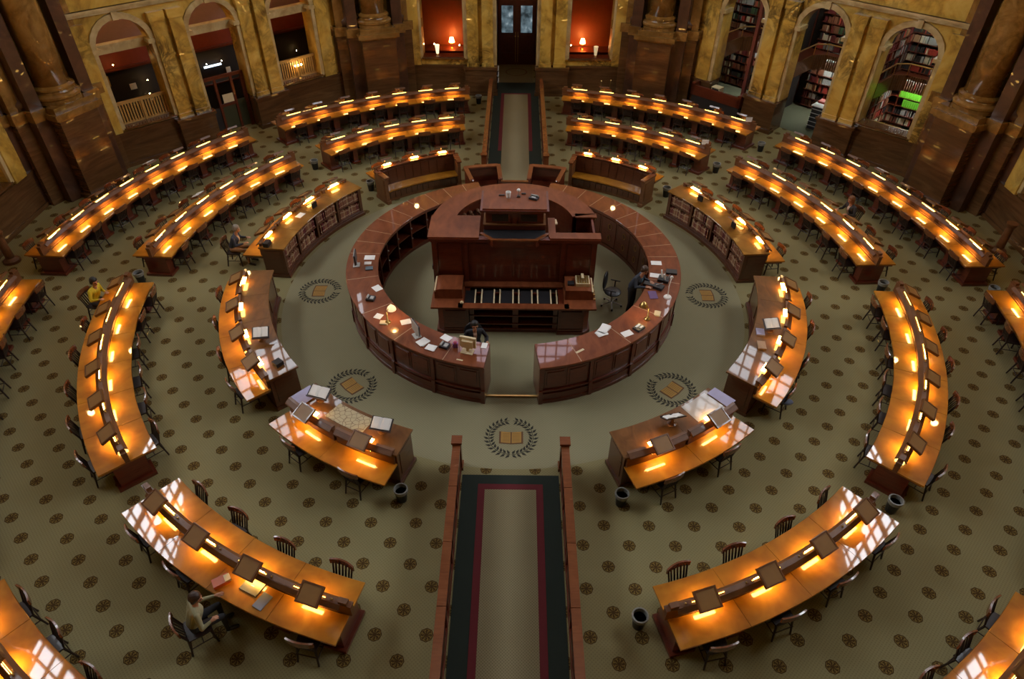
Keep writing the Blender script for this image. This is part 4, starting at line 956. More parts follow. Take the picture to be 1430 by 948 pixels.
m = MB(); m.box(B(AZ, 4.0, -.035, .96)[:], (.32, .02, .24), R_); part('screen', m, m_black, cp)
m = MB(); m.box(B(AZ, 4.0, -.2, .735)[:], (.44, .18, .03), R_); part('keyboard', m, m_cream, cp)
# back bay: double door at the end of a passage, windows onto a lamp-lit red room
m = MB(); AZ = 180
bbox(m, AZ, -1.25, -.98, .7, 4.2, 0, 4.6); bbox(m, AZ, .98, 1.25, .7, 4.2, 0, 4.6); bbox(m, AZ, -1.25, 1.25, 4.2, 4.4, 0, 4.6); bbox(m, AZ, -1.25, 1.25, .7, 4.4, 4.6, 4.8)
structure('wall_passage', m, m_maho)
dr = thing('door_2', None, None, B(AZ, 0, 4.1, 0)[:]); dr['kind'] = 'structure'
m_door = wood('door_wood', (.06, .012, .008), (.11, .022, .012), .35, .4)
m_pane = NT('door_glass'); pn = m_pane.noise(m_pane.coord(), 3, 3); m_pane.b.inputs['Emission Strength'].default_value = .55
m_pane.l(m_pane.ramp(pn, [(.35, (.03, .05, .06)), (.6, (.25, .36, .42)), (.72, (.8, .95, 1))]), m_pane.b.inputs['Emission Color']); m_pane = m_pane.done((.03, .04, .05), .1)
for sg in (-1, 1):
    lo, hi = sorted((sg * .02, sg * .93))
    lf_ = bpart('door_leaf', AZ, lo, hi, 4.08, 4.14, .02, 3.15, m_door, dr)
    bpart('glass_pane', AZ, *sorted((sg * .2, sg * .78)), 4.05, 4.09, 1.62, 2.9, m_pane, dr)
    for z0, z1 in ((.2, .62), (.75, 1.4)): bpart('door_panel', AZ, *sorted((sg * .16, sg * .8)), 4.05, 4.09, z0, z1, m_door, dr)
    m = MB(); m.ico(B(AZ, sg * .07, 4.02, 1.45)[:], .035, n=5); m.box(B(AZ, sg * .06, 4.05, .9)[:], (.02, .02, 1.5), 0); part('door_handle', m, m_brass, dr)
sh = room_shell(AZ, 3.4, plain('orange_red_plaster', (.34, .075, .02), .45), 'wall_lamp_room', gap=1.1)
for c, nm, ls, lz in ((3.4, 'left', 3.25, 1.95), (-3.4, 'right', -3.3, 2.0)):
    bpart('dark_cabinet', AZ, c - 1.6, c + 1.6, 2.4, 3.3, 0, 1.15, m_dark, sh); bpart('window_sill_board', AZ, c - .95, c + .95, -.05, .5, 1.62, 1.70, m_maho, walls[180])
    bpart('cabinet_top', AZ, c - 1.6, c + 1.6, 2.35, 3.3, 1.15, 1.22, m_maho, sh)
    m = MB(); m.lathe([(0, 1.7), (.05, 1.7), (.05, 1.9), (0, 1.92)], B(AZ, c + .1 if c > 0 else c - .35, .12, 0)[:], 10)
    v = thing('uplighter_lamp', 'white flared glass lamp glowing on the sill of the window %s of the door' % nm, 'lamp', B(AZ, c + .3 if c > 0 else c - .3, .2, 1.70)[:], 0, 'glass lamps on the back window sills')
    bs = B(AZ, c + .3 if c > 0 else c - .3, .2, 1.70)
    m = MB(); m.lathe([(0, 0), (.06, 0), (.05, .03), (.03, .06), (0, .07)], bs[:], 12); part('foot', m, m_brass, v)
    m = MB(); m.lathe([(0, .06), (.06, .06), (.11, .45), (.10, .45), (0, .1)], bs[:], 14); part('glass_shade', m, emit('uplight_glass' + nm, (1, .78, .45), 1.6 if nm == 'left' else .35), v)
    l = thing('table_lamp', 'lit orange lamp on the cabinet deep inside the window %s of the door' % nm, 'lamp', B(AZ, ls, 2.8, 1.22)[:], 0, 'lamps of the red room')
    m = MB(); m.lathe([(0, 0), (.08, 0), (.03, .05), (.03, .3), (0, .32)], B(AZ, ls, 2.8, 1.22)[:], 10); part('lamp_base', m, m_brass, l)
    m = MB(); m.lathe([(.14, .28), (.09, .5), (.085, .5), (.13, .28)], B(AZ, ls, 2.8, 1.22)[:], 12); part('lamp_shade', m, emit('orange_shade' + nm, (1, .42, .1), 45), l)
    for q, z in ((.7, 1.5), (-.55, 1.45)):
        m = MB(); m.ico(B(AZ, c + q, 2.5, z)[:], .028, n=4); part('small_bulb', m, m_warm, sh)
AZ = 0
# standing brass posts, wooden stand, book trolley
for k, (x, y, lb) in enumerate(((-6.4, 15.2, 'left of the back table'), (3.95, 15.2, 'behind the back right table'), (4.4, 15.3, 'behind the back right table beside its twin'))):
    o = thing('brass_stanchion', 'slim brass stanchion by the back wall, %s' % lb, 'post', (x, y, 0), 0, 'brass stanchions')
    part('post', MB().lathe([(0, 0), (.16, 0), (.15, .03), (.03, .06), (.02, .9), (.035, .95), (0, 1.0)], n=12), m_brass, o, local=True)
for sg, az_, r_ in ((-1, -94.6, 15.9), (1, 99.0, 16.1)):
    p_ = P(r_, az_); o = thing('wooden_pedestal', 'dark turned wooden pedestal by the %s wall' % ('left' if sg < 0 else 'right'), 'pedestal', p_[:])
    part('column', MB().lathe([(0, 0), (.26, 0), (.24, .08), (.13, .16), (.11, .9), (.16, 1.0), (.17, 1.06), (0, 1.06)], n=16), m_brown, o, local=True, smooth=False)
o = thing('book_trolley', 'narrow trolley of white papers beside the back passage', 'trolley', (-1.0, 17.0, 0))
part('frame', MB().box((0, 0, .45), (.22, .6, .9)), m_dark, o, local=True)
for z in (.91, .62, .33): part('paper_stack', MB().box((.03, -.05, z), (.24, .5, .07)), m_white, o, local=True)
# ================================================================== BINS
def bin_(az, r, lb):
    o = thing('waste_bin', lb, 'bin', P(r, az)[:], 0, 'black waste bins')
    part('bucket', MB().lathe([(0, 0), (.105, 0), (.14, .34), (.15, .34), (.15, .365), (.132, .365), (.10, .03), (0, .03)], n=18), m_pewter, o, local=True, smooth=False)
    part('liner', MB().lathe([(.142, .27), (.156, .34), (.154, .375), (.128, .375), (.11, .1), (.108, .1), (.128, .36), (.147, .36), (.139, .27)], n=18), m_liner, o, local=True)
for az, r, lb in ((-139.5, 8.2, 'black waste bin beside the left bench of the inner ring'), (137.2, 8.2, 'black waste bin beside the right bench of the inner ring'),
    (-135.4, 11.1, 'black waste bin at the end of the back left middle-ring table'), (135.6, 11.2, 'black waste bin at the end of the back right middle-ring table'), (134.6, 14.2, 'black waste bin at the end of the back right outer-ring table'),
    (91.0, 11.1, 'black waste bin between the near and far right middle-ring tables'), (89.9, 14.3, 'black waste bin at the near end of the far right outer-ring table'),
    (-17.0, 7.95, 'black waste bin at the aisle end of the front left inner desk'), (17.2, 8.0, 'black waste bin at the aisle end of the front right inner desk'), (13.0, 10.6, 'black waste bin at the aisle end of the front right middle-ring table'),
    (46.4, 11.2, 'black waste bin at the near end of the near right middle-ring table'), (-91.2, 11.3, 'black waste bin between the near and far left middle-ring tables'), (-173.3, 14.9, 'black waste bin beside the back left outer-ring table'), (88.3, 8.1, 'black waste bin near the end of the near right inner desk')):
    bin_(az, r, lb)
# ================================================================== THINGS ON THE COUNTER AND DESKS
ZR = ZC
def sheet(name, az, r, w, d, rz, z, mat, label, cat='paper', th=.006, group=None):
    return solo(name, MB().box((0, 0, th / 2), (w, d, th)), mat, label, cat, (P(r, az, z))[:], radians(az) + rz, group)
def pile(az, r, w, d, rz, z, label, n=3, mat=None):
    m = MB(); rg = random.Random(int(az * 10))
    for k in range(n): m.box((rg.uniform(-.02, .02), rg.uniform(-.02, .02), .006 + .008 * k), (w, d, .007), rg.uniform(-.15, .15))
    return solo('paper_stack', m, mat or m_white, label, 'paper', P(r, az, z)[:], radians(az) + rz)
def rphone(az, r, rz, label):
    small('telephone', label, 'telephone', [('body', MB().box((0, 0, .03), (.22, .2, .06)), m_black), ('handset', MB().bar((-.08, -.08, .08), (-.08, .08, .08), .025), m_grey), ('keypad', MB().box((.04, 0, .063), (.09, .12, .008)), m_grey)], P(r, az, ZR)[:], radians(az) + rz)
def open_book(az, r, z, rz, label, tilt=20, stand=True, w=.36, h=.26, pages=None):
    c = P(r, az, z); o = thing('open_book' if not stand else 'book_stand', label, 'book' if not stand else 'stand', c[:], radians(az) + rz)
    R3 = Matrix.Rotation(radians(tilt), 3, 'X'); zz = .24 if stand else .02
    if stand:
        m = MB(); m.lathe([(0, 0), (.11, 0), (.10, .02), (.04, .05), (.03, .16), (.05, .2), (0, .2)], n=14); part('stand_foot', m, m_brown, o, local=True)
        m = MB(); m.box(Vector((0, 0, zz - .02)), (w + .06, h + .05, .02), mat=R3); m.box(R3 @ Vector((0, -h / 2 - .03, .0)) + Vector((0, 0, zz - .005)), (w + .06, .02, .05), mat=R3); part('stand_board', m, m_chair, o, local=True)
    m = MB()
    for sx in (-1, 1):
        prof = [(0, 0), (.05, .022), (w / 2 - .03, .018), (w / 2, 0)]; pts = []
        for y in (-h / 2, h / 2): pts += [R3 @ Vector((sx * x, y, q)) + Vector((0, 0, zz)) for x, q in prof]
        f = [(0, 1, 2, 3), (7, 6, 5, 4), (0, 4, 5, 1), (1, 5, 6, 2), (2, 6, 7, 3), (0, 3, 7, 4)]
        m.add(pts, f)
    part('open_pages' if stand else 'pages', m, pages or m_white, o, local=True)
    return o
# left half of the circular counter
def desk_screen(az, r, rz, label):
    small('computer_monitor', label, 'monitor', [('panel', MB().box((0, 0, .27), (.40, .04, .30)), m_black), ('bezel', MB().box((0, .022, .27), (.42, .012, .32)), m_grey), ('neck', MB().box((0, 0, .07), (.06, .05, .14)), m_grey), ('foot', MB().box((0, 0, .01), (.22, .18, .02)), m_grey)], P(r, az, ZR)[:], radians(az) + rz)
desk_screen(-83.5, 4.48, 3.14, 'dark monitor on the left end of the circular counter')
sheet('paper_sheet', -88.5, 4.15, .22, .3, 0, ZR, m_white, 'white paper beside the dark monitor on the left of the counter')
sheet('paper_sheet', -84.6, 4.17, .14, .2, 0, ZR, m_white, 'small white form in front of the dark monitor')
sheet('calculator', -80.6, 4.12, .16, .2, 0, ZR, plain('slate', (.08, .12, .15), .4), 'slate grey calculator in front of the dark monitor', 'calculator', .03)
sheet('paper_sheet', -66.6, 4.02, .26, .22, .3, ZR, m_white, 'white sheet at the inner edge of the left counter')
rphone(-61, 4.32, .9, 'black telephone on the left side of the counter')
def table_lamp(az, r, label, shade, side):
    o = thing('desk_lamp', label, 'lamp', P(r, az, ZR)[:], radians(az))
    part('lamp_base', MB().lathe([(0, 0), (.09, 0), (.08, .03), (.02, .05), (.015, .34), (0, .34)], n=14), m_brass, o, local=True, smooth=True)
    part('lamp_arm', MB().tube([(0, 0, .3), (0, .06, .40), (0, .16, .42)], .012), m_brass, o, local=True)
    part('lamp_shade', MB().lathe([(.03, .48), (.10, .40), (.12, .34), (.11, .34), (.09, .395), (.025, .47)], (0, .16, 0), 16), shade, o, local=True, smooth=True)
    part('bulb', MB().ico((0, .16, .38), .05, n=6), m_warm, o, local=True)
table_lamp(-46, 4.42, 'brass desk lamp with glowing shade on the left of the counter', emit('lit_shade', (1, .72, .38), 1.2), 1)
sheet('paper_sheet', -50.8, 4.46, .2, .2, .5, ZR, m_white, 'white sheet left of the brass lamp on the left counter')
pile(-46.6, 4.5, .2, .14, .8, ZR, 'cream papers under the brass lamp on the left counter', 4, m_cream)
sheet('paper_sheet', -41.9, 4.08, .2, .26, -.5, ZR, m_white, 'white sheet right of the brass lamp on the left counter')
desk_screen(-33.6, 4.3, 2.7, 'black monitor seen from behind on the left front of the counter')
pile(-29.9, 4.42, .22, .26, -.2, ZR, 'pile of white leaflets behind the black monitor', 4)
pile(-26, 4.50, .24, .2, .1, ZR, 'flat stack of cream-white leaflets on the outer edge of the counter', 3)
sheet('paper_sheet', -24.2, 4.0, .26, .2, -.2, ZR, m_white, 'white sheet left of the seated clerk')
rphone(-22.6, 4.30, 0, 'black telephone left of the beige monitor')
small('purple_figurine', 'small purple and pink ornament beside the beige monitor', 'ornament', [('box', MB().box((0, 0, .06), (.12, .08, .12)), plain('violet', (.16, .06, .3), .4)), ('top', MB().ico((0, 0, .14), .05, n=5), plain('pink', (.5, .1, .18), .4))], P(4.22, -19.2, ZR)[:])
small('beige_monitor', 'beige monitor seen from behind before the seated clerk', 'monitor', [('panel', MB().box((0, .05, .26), (.40, .06, .30)), m_cream), ('back_shell', MB().box((0, -.01, .24), (.28, .08, .2)), m_cream), ('neck', MB().bar((0, 0, .02), (0, 0, .14), .04), m_cream), ('foot', MB().box((0, -.02, .012), (.3, .2, .024)), m_cream)], P(4.28, -14.6, ZR)[:], radians(-14.6))
sheet('paper_sheet', -9.9, 3.98, .14, .2, 0, ZR, m_white, 'small white card at the front opening of the left counter')
sheet('name_card', -15.7, 4.63, .16, .04, 0, ZR, m_cream, 'narrow cream card on the outer edge of the left counter', 'card')
# right half
sheet('paper_sheet', 86.9, 4.1, .2, .3, 0, ZR, m_white, 'white sheet farthest back on the right counter')
sheet('paper_sheet', 78, 4.08, .2, .34, 0, ZR, m_white, 'white sheet beside the standing clerk')
small('pen_holder', 'steel pen holder with tall white tubes on the right counter', 'holder', [('tray', MB().box((0, 0, .04), (.26, .3, .08)), m_black), ('tubes', MB().bar((.02, .05, .06), (.04, .1, .3), .025).bar((-.06, -.04, .06), (-.08, 0, .26), .025), m_white), ('rods', MB().bar((.08, -.05, .06), (.12, .02, .22), .012).bar((0, -.1, .06), (.1, -.14, .18), .012), m_steel)], P(4.30, 75.5, ZR)[:], 1.2)
small('card_scanner', 'black and steel scanner in front of the standing clerk', 'scanner', [('body', MB().box((0, 0, .04), (.2, .26, .08)), m_black), ('arm', MB().bar((0, .08, .08), (.06, -.08, .16), .014), m_steel)], P(4.22, 70.0, ZR)[:], 1.0)
sheet('keyboard', 71.5, 4.02, .44, .16, 1.5, ZR, m_black, 'black keyboard under the standing clerk', 'keyboard', .025)
sheet('purple_folder', 64.9, 4.16, .34, .22, .5, ZR, plain('purple_card', (.11, .05, .16), .4), 'purple folder on the right counter', 'folder', .012)
sheet('desk_organizer', 81, 4.50, .2, .3, 0, ZR, m_black, 'black ribbed organizer on the outer edge of the right counter', 'organizer', .06)
lp = thing('desk_lamp', 'thin white adjustable lamp on a round foot, right counter', 'lamp', P(4.54, 66, ZR)[:], radians(66))
part('foot', MB().lathe([(0, 0), (.11, 0), (.09, .03), (.02, .05), (0, .05)], n=14), m_white, lp, local=True); part('stem', MB().tube([(0, 0, .04), (.05, .02, .3), (.2, .02, .5)], .012), m_white, lp, local=True); part('lamp_head', MB().ico((.22, .02, .5), .045, n=5), m_white, lp, local=True)
table_lamp(51, 4.46, 'brass desk lamp with double shade on the right counter', m_brass, 1)
pile(55.5, 4.56, .2, .14, .3, ZR, 'cream notepad right of the brass lamp, right counter', 3, m_cream)
pile(35.5, 4.0, .34, .22, .4, ZR, 'spread of white papers at the inner edge of the right counter', 5); pile(33.2, 4.08, .26, .2, -.1, ZR, 'white papers with a bluish sheet on the right counter', 3)
sheet('paper_sheet', 40.3, 4.45, .28, .2, -.2, ZR, m_white, 'white sheet on the outer half of the right counter')
small('stationery_tray', 'black tray with slips of paper on the right counter', 'tray', [('tray', MB().box((0, 0, .03), (.26, .2, .06)), m_black), ('slips', MB().box((0, .04, .065), (.16, .06, .02)).box((.03, -.05, .065), (.12, .05, .02)), m_white)], P(4.52, 45, ZR)[:], radians(45))
sheet('name_card', 22, 4.40, .24, .06, .25, ZR, m_cream, 'long cream card on the right counter near the opening', 'card')
# stands and maps on the inner ring desks
ZI = 1.048
open_book(-60.2, 7.22, ZI, 1.2, 'book stand with white pages on the near left inner desk', 30)
open_book(65.6, 7.25, ZI, -1.0, 'book stand with open book on the near right inner desk', 30)
open_book(-37.5, 7.12, ZI, .35, 'book stand with thick open book on the front left inner desk', 20, w=.44)
open_book(-22.9, 7.15, ZI, .2, 'dark book stand with bright open pages on the front left inner desk', 25, w=.42)
open_book(29.4, 7.2, ZI, 2.9, 'book stand turned away on the front right inner desk', 35, w=.42)
sheet('black_box', -51.3, 7.2, .2, .2, .2, ZI, m_dark, 'small black box on the near left inner desk', 'box', .10)
for az, r, lb in ((-115.2, 7.22, 'mauve reading board on the far left inner desk'), (121.4, 7.28, 'mauve reading board nearer the back on the far right inner desk'), (106.8, 7.22, 'mauve reading board nearer the viewer on the far right inner desk')):
    o = thing('reading_board', lb, 'board', P(r, az, ZI)[:], radians(az) + (.0))
    R3 = Matrix.Rotation(radians(32), 3, 'X'); part('board', MB().box((0, 0, .20), (.46, .34, .02), mat=R3), plain('mauve_cloth', (.17, .09, .09), .5), o, local=True); part('support', MB().box((0, .03, .08), (.2, .05, .18)), m_dark, o, local=True)
def chart(az0, az1, r0, r1, z, mat, label, name='map_sheet'):
    m = MB(); m.slab(r0, r1, az0, az1, z, z + .006, 5); o = part(name, m, mat); return tag(o, label, 'map')
m_map = NT('engraved_sheet'); mv = m_map.n('ShaderNodeTexVoronoi'); mv.feature = 'DISTANCE_TO_EDGE'; m_map.l(m_map.coord(), mv.inputs[0]); mv.inputs['Scale'].default_value = 9
m_map = m_map.done(m_map.mix(m_map.math('LESS_THAN', mv.outputs[0], .05), (.42, .35, .2), (.2, .14, .07)), .5)
chart(-33.8, -25.8, 6.95, 7.42, ZI, m_map, 'large yellowed engraved map sheets on the front left inner desk')
chart(-41.8, -38.6, 7.02, 7.6, ZI + .03, m_lav, 'bluish-white drawing sheets overhanging the front left inner desk')
chart(33.6, 40.0, 6.92, 7.46, ZI, plain('translucent_sheet', (.34, .29, .24), .25, 0, .5), 'large glossy map sheets on the front right inner desk')
chart(40.2, 42.6, 6.98, 7.55, ZI + .02, m_lav, 'bluish-white sheets overhanging the front right inner desk')
sheet('closed_book', 64.0, 7.05, .26, .2, .3, ZI, m_lav, 'pale closed book on the near right inner desk', 'book', .04); sheet('closed_book', 59.8, 7.2, .3, .2, .4, ZI, m_bk[1], 'tan closed book on the near right inner desk', 'book', .05)
sheet('paper_sheet', -110.3, 7.3, .3, .2, 0, ZI, m_white, 'white papers on the far left inner desk'); sheet('black_case', -95.8, 7.42, .26, .16, 0, ZI, m_dark, 'small dark box at the near end of the far left inner desk', 'box', .13)
# things on the tables
ZT = .741
small('laptop', 'closed olive-grey laptop beside the seated man, front left table', 'laptop', [('body', MB().box((0, 0, .012), (.38, .28, .024)), plain('olive_metal', (.16, .14, .09), .35, .5)), ('badge', MB().box((0, 0, .025), (.07, .012, .002)), m_steel)], P(11.08, -24.6, ZT)[:], radians(-24.6) + .0)
solo('tablet', MB().box((0, 0, .01), (.2, .30, .02)), plain('slate_blue', (.16, .18, .25), .35), 'blue-grey tablet right of the olive laptop', 'tablet', P(11.24, -22.8, ZT)[:], radians(-22.8) - .1)
small('orange_bag', 'orange pouch with papers left of the seated man', 'bag', [('pouch', MB().box((0, 0, .04), (.18, .28, .08)), plain('orange_leather', (.5, .1, .025), .4)), ('papers', MB().box((.02, .12, .07), (.14, .1, .06)), m_cream)], P(11.28, -27.5, ZT)[:], radians(-27) + -.5)
for az, r, lb in ((138.3, 11.15, 'white tent card at the wall end of the back right middle-ring table'), (137.5, 14.3, 'white tent card at the wall end of the back right outer-ring table')):
    m = MB(); m.prism([(-.12, -.05), (.12, -.05), (.12, .05), (-.12, .05)], 0, .01); m.box((0, 0, .08), (.26, .02, .16)); solo('tent_card', m, m_white, lb, 'card', P(r - .25, az, 1.10)[:], 0)
for az, r, lb in ((-108.6, 11.0, 'open white book on a rest of the far left middle-ring table'), (-113.97, 14.26, 'open white book on a rest of the far left outer-ring table'), (113.97, 14.26, 'open white book on a rest of the far right outer-ring table')):
    open_book(az, r, 1.215, 0, lb, 24, stand=False, w=.36)
# cushions, garments
solo('folded_garment', MB().ico((0, 0, .05), .1, (1.6, 1.1, .55), 6), plain('blue_cloth', (.12, .15, .24), .8), 'blue and white cloth on a chair at the near right inner desk', 'garment', P(8.28, 52.6, .465)[:], smooth=True)
# ================================================================== OFFICE CHAIRS
def office_chair(pos, rz, label):
    o = thing('office_chair', label, 'chair', pos, rz)
    part('seat', MB().ico((0, 0, .48), .25, (1, 1, .18), 8), m_black, o, local=True, smooth=True)
    part('backrest', MB().ico((0, -.25, .83), .26, (.95, .22, 1.1), 8), m_black, o, local=True, smooth=True)
    part('back_bar', MB().tube([(0, -.05, .42), (0, -.26, .46), (0, -.28, .7)], .02), m_black, o, local=True)
    part('gas_column', MB().bar((0, 0, .12), (0, 0, .45), .03, 8), m_steel, o, local=True)
    for k in range(5):
        a = 2 * pi * k / 5 + .3; part('foot', MB().bar((0, 0, .13), (.3 * cos(a), .3 * sin(a), .07), .022, 6, .016), m_steel, o, local=True); part('castor', MB().ico((.3 * cos(a), .3 * sin(a), .035), .033, n=4), m_black, o, local=True)
    for sx in (-1, 1): part('armrest', MB().tube([(sx * .24, 0, .47), (sx * .28, 0, .68), (sx * .28, .14, .69), (sx * .28, -.14, .69)], .018), m_black, o, local=True)
office_chair((2.88, -.62, 0), -1.9, 'black swivel office chair right of the central desk')
office_chair((-.98, -3.12, 0), pi + .2, 'black swivel chair under the seated clerk')

# ================================================================== PEOPLE
import numpy as np
def skinm(name, c): return plain(name, c, .5, var=.06)
def person(pos, rz, label, shirt, trousers, hair, skin=(.45, .22, .13), pose='sit', lean=.15, hands=((.22, .42), (-.22, .42)), head=(0, .25), zt=.80, collar=None, hair_long=False, jacket=None, scale=1.0, seat=.50, shoes=(.02, .015, .012)):
    """continuous body (voxel-merged limbs); local frame: +Y forward"""
    seg = []   # (a, b, ra, rb, label index)
    SK, SH, TR, HA, SO, EY, CO = range(7)
    V = Vector
    def S_(a, b, ra, rb, m): seg.append((V(a), V(b), ra, rb, m))
    if pose == 'sit':
        hip = V((0, 0, seat + .06)); chest = hip + V((0, lean * .9, .34)); neck = hip + V((0, lean * 1.25, .50))
        for sx in (-1, 1):
            h = hip + V((sx * .09, .02, 0)); k = V((sx * .13, .44, seat + .03)); an = V((sx * .13, .42, .08)); toe = V((sx * .14, .58, .04))
            S_(h, k, .085, .058, TR); S_(k, an, .056, .036, TR); S_(an, toe, .042, .034, SO)
    else:
        hip = V((0, 0, .92)); chest = hip + V((0, lean * .9, .36)); neck = hip + V((0, lean * 1.4, .54))
        for sx in (-1, 1):
            h = hip + V((sx * .09, 0, 0)); k = V((sx * .10, .03, .48)); an = V((sx * .10, -.02, .08)); toe = V((sx * .11, .14, .04))
            S_(h, k, .088, .06, TR); S_(k, an, .058, .038, TR); S_(an, toe, .042, .034, SO)
    S_(hip + V((-.07, 0, 0)), hip + V((.07, 0, 0)), .105, .105, TR)
    S_(hip + V((0, 0, .08)), chest, .125, .135, SH)
    for sx in (-1, 1): S_(hip + V((sx * .05, 0, .1)), chest + V((sx * .08, 0, .04)), .10, .105, SH)
    S_(chest + V((-.13, 0, .09)), chest + V((.13, 0, .09)), .075, .075, SH)
    S_(neck + V((0, -.01, -.06)), neck + V((0, .03, .09)), .052, .048, SK)
    for sx, (hx, hy) in zip((1, -1), hands):
        sh = chest + V((sx * .185, 0, .10)); hd = V((hx, hy, zt + .03)); el = (sh + hd) / 2 + V((sx * .08, -.10, -.13))
        S_(sh, el, .055, .043, SH); w = el + (hd - el) * .82; S_(el, w, .042, .028, SH); S_(w, hd, .024, .022, SK)
        d = (hd - w).normalized(); d = V((d.x, d.y, 0)).normalized(); side = V((-d.y, d.x, 0))
        palm = hd + d * .05; S_(hd, palm, .024, .03, SK); S_(hd + side * .014, palm + side * .02, .02, .018, SK); S_(hd - side * .014, palm - side * .02, .02, .018, SK)
        for q, (o, L) in enumerate(((-.030, .050), (-.010, .062), (.010, .066), (.030, .056))):
            b0 = palm + side * o * .9; b1 = b0 + d * L * .55 + side * o * .25 + V((0, 0, .008)); b2 = b1 + d * L * .5 + V((0, 0, -.018)); S_(b0, b1, .0095, .0085, SK); S_(b1, b2, .0085, .007, SK)
        th = hd - side * sx * -.022 + d * .01; t1 = th + side * sx * .028 + d * .028; S_(th, t1, .012, .010, SK); S_(t1, t1 + d * .024, .010, .008, SK)
    # head
    yaw_, nod = head; Rh = Matrix.Rotation(yaw_, 3, 'Z') @ Matrix.Rotation(-nod, 3, 'X'); hc = neck + V((0, .03, .17)) + Rh @ V((0, .03, .02))
    def H(x, y, z): return hc + Rh @ V((x, y, z))
    S_(H(0, -.02, .03), H(0, -.015, .035), .092, .09, SK); S_(H(0, .02, 0), H(0, .03, -.05), .076, .052, SK); S_(H(0, .05, -.085), H(0, .055, -.083), .032, .03, SK)
    S_(H(0, .088, .012), H(0, .108, -.022), .009, .014, SK)                       # nose
    S_(H(-.018, .086, -.052), H(.018, .086, -.052), .009, .009, CO)               # lips
    for sx in (-1, 1):
        S_(H(sx * .083, -.005, .015), H(sx * .085, -.008, -.02), .016, .012, SK)  # ears
        S_(H(sx * .031, .079, .015), H(sx * .031, .081, .015), .013, .013, EY)
        S_(H(sx * .018, .088, .034), H(sx * .046, .08, .034), .008, .007, HA)     # brows
    S_(H(0, -.03, .05), H(0, -.02, .055), .100, .098, HA); S_(H(0, -.05, .02), H(0, -.06, -.02), .088, .07, HA)
    for sx in (-1, 1): S_(H(sx * .055, -.03, .03), H(sx * .06, -.03, -.03 if not hair_long else -.12), .055, .045 if not hair_long else .05, HA)
    if hair_long: S_(H(0, -.06, 0), H(0, -.07, -.14), .08, .06, HA)
    if jacket:
        pass
    mb = MB()
    for a, b, ra, rb, m in seg:
        n = 12; dd = (b - a); L = dd.length; q = dd.to_track_quat('Z', 'Y').to_matrix() if L > 1e-6 else Matrix.Identity(3)
        prof = [(max(ra * sin(t), 1e-4), -ra * cos(t)) for t in (0, pi / 8, pi / 4, 3 * pi / 8, pi / 2)] + [(max(rb * sin(t), 1e-4), L - rb * cos(t)) for t in (pi / 2, 5 * pi / 8, 3 * pi / 4, 7 * pi / 8, pi)]
        mb.lathe(prof, a[:], n, 0, q)
    me0 = mb.mesh('tmp', m_white); o0 = bpy.data.objects.new('tmp', me0); COL.objects.link(o0)
    rm = o0.modifiers.new('r', 'REMESH'); rm.mode = 'VOXEL'; rm.voxel_size = .0078
    sm = o0.modifiers.new('s', 'SMOOTH'); sm.factor = .5; sm.iterations = 2
    dg = bpy.context.evaluated_depsgraph_get(); ev = o0.evaluated_get(dg); me = bpy.data.meshes.new_from_object(ev, depsgraph=dg)
    bpy.data.objects.remove(o0); me.name = 'body'; me.materials.clear()
    cols = [skinm('skin', skin), plain('cloth', shirt, .75), plain('trousers', trousers, .8), plain('hair', hair, .5), plain('shoe', shoes, .4), plain('eye', (.03, .02, .02), .2), plain('lips', (.35, .1, .08), .5)]
    for c in cols: me.materials.append(c)
    nf = len(me.polygons); nv = len(me.vertices); co = np.empty(nv * 3); me.vertices.foreach_get('co', co); co = co.reshape(-1, 3)
    ce = np.empty(nf * 3); me.polygons.foreach_get('center', ce); ce = ce.reshape(-1, 3)
    best = np.full(nf, 1e9); mi = np.zeros(nf, dtype=np.int32)
    for a, b, ra, rb, m in seg:
        A, Bv = np.array(a), np.array(b); d = Bv - A; L2 = max(d @ d, 1e-9); t = np.clip(((ce - A) @ d) / L2, 0, 1)
        dist = np.linalg.norm(ce - (A + t[:, None] * d), axis=1) - (ra + (rb - ra) * t)
        if m in (3, 5, 6): dist = dist - .003
        if m == 1: dist = dist - .001
        k = dist < best; best[k] = dist[k]; mi[k] = m
    # face stays skin where hair spheres dip below the hairline
    HL = (ce - np.array(hc)) @ np.array(Rh)
    face = (mi == 3) & (HL[:, 1] > .045) & (HL[:, 2] < .062) & (HL[:, 2] > -.12) & ~((HL[:, 2] > .028) & (HL[:, 2] < .042) & (np.abs(HL[:, 0]) > .014) & (np.abs(HL[:, 0]) < .052) & (HL[:, 1] > .07)); mi[face] = 0
    if collar is not None:
        me.materials.append(plain('shirt_front', collar, .7)); loc = ce - np.array(chest)
        fr = (mi == 1) & (loc[:, 1] > .05) & (np.abs(loc[:, 0]) < .045) & (loc[:, 2] > -.25); mi[fr] = 7
    me.polygons.foreach_set('material_index', mi); me.polygons.foreach_set('use_smooth', [True] * nf); me.update()
    if label is None: return me
    o = bpy.data.objects.new('person', me); COL.objects.link(o); o.location = pos; o.rotation_euler[2] = rz; o.scale = (scale,) * 3
    return tag(o, label, 'person')
def look(az, outward): d = P(1, az) * (1 if outward else -1); return atan2(-d.x, d.y)
def seat_person(r, az, outward, label, **k):
    """a chair pulled out a little and its sitter"""
    p = P(r, az); f = look(az, outward) + k.pop('turn', 0); kk = k.pop('chair', None)
    if kk: d = Vector((-sin(f), cos(f))); place_chair(p, d, kk)
    return person(p[:], f, label, **k)
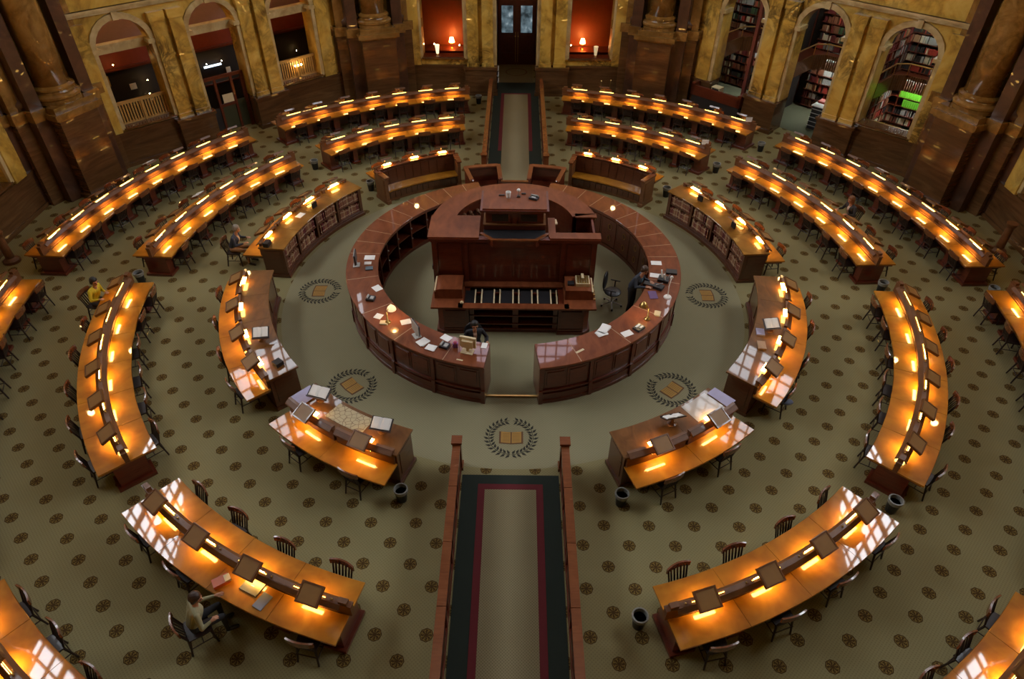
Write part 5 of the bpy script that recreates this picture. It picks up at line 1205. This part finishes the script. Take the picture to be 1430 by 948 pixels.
seat_person(11.78, -83.0, False, 'person in yellow jumper reading at the near left middle-ring table', chair='dark chair under the person in yellow, near left middle-ring table', shirt=(.62, .48, .015), trousers=(.05, .05, .07), hair=(.012, .01, .01), hair_long=False, hands=((.25, .40), (-.10, .36)), head=(-.3, .3), turn=-.25)
seat_person(8.82, -98.8, False, 'grey-haired person in dark waistcoat reading at the far left inner desk', chair='dark chair of the grey-haired reader at the far left inner desk', shirt=(.03, .035, .055), trousers=(.28, .14, .06), hair=(.22, .19, .15), collar=(.5, .35, .22), hands=((.15, .45), (-.2, .42)), head=(0, .35), turn=.15)
seat_person(12.02, -27.2, False, 'person in pale olive shirt seated by an orange pouch, front left table', chair='dark chair under the person in the olive shirt, front left table', shirt=(.30, .29, .17), trousers=(.02, .02, .025), hair=(.035, .015, .01), hands=((.30, .28), (-.12, .50)), head=(-.5, .35), turn=-.45, lean=.12)
seat_person(11.92, 108.0, False, 'person with auburn hair and dark jacket at the far right middle-ring table', chair='dark chair of the auburn-haired reader, far right middle-ring table', shirt=(.02, .02, .022), trousers=(.03, .03, .03), hair=(.16, .06, .02), collar=(.55, .4, .3), hair_long=True, hands=((.2, .46), (-.2, .44)), head=(0, .3))
person(P(3.50, 73, 0)[:], look(73, True) - .35, 'person in dark blue jacket standing at the right half of the counter', (.03, .04, .06), (.025, .02, .02), (.06, .03, .015), pose='stand', lean=.16, hands=((.16, .50), (-.14, .46)), head=(-.3, .5), zt=ZC - .0, collar=(.03, .09, .14))
person((-.98, -3.16, 0), pi + .2, 'clerk in black suit seated behind the beige monitor', (.012, .012, .016), (.015, .015, .018), (.01, .008, .008), lean=.10, hands=((.26, .40), (-.28, .38)), head=(0, .1), zt=ZC - .30, collar=(.42, .24, .15), seat=.62, skin=(.42, .2, .1))
person(B(135, 2.9, 1.6, 0)[:], radians(135) + pi, 'person in pale lavender shirt behind the staff desk in the left library arch', (.38, .36, .48), (.03, .03, .04), (.02, .015, .01), pose='stand', lean=.1, hands=((.2, .4), (-.2, .4)), head=(0, .2), zt=.95)
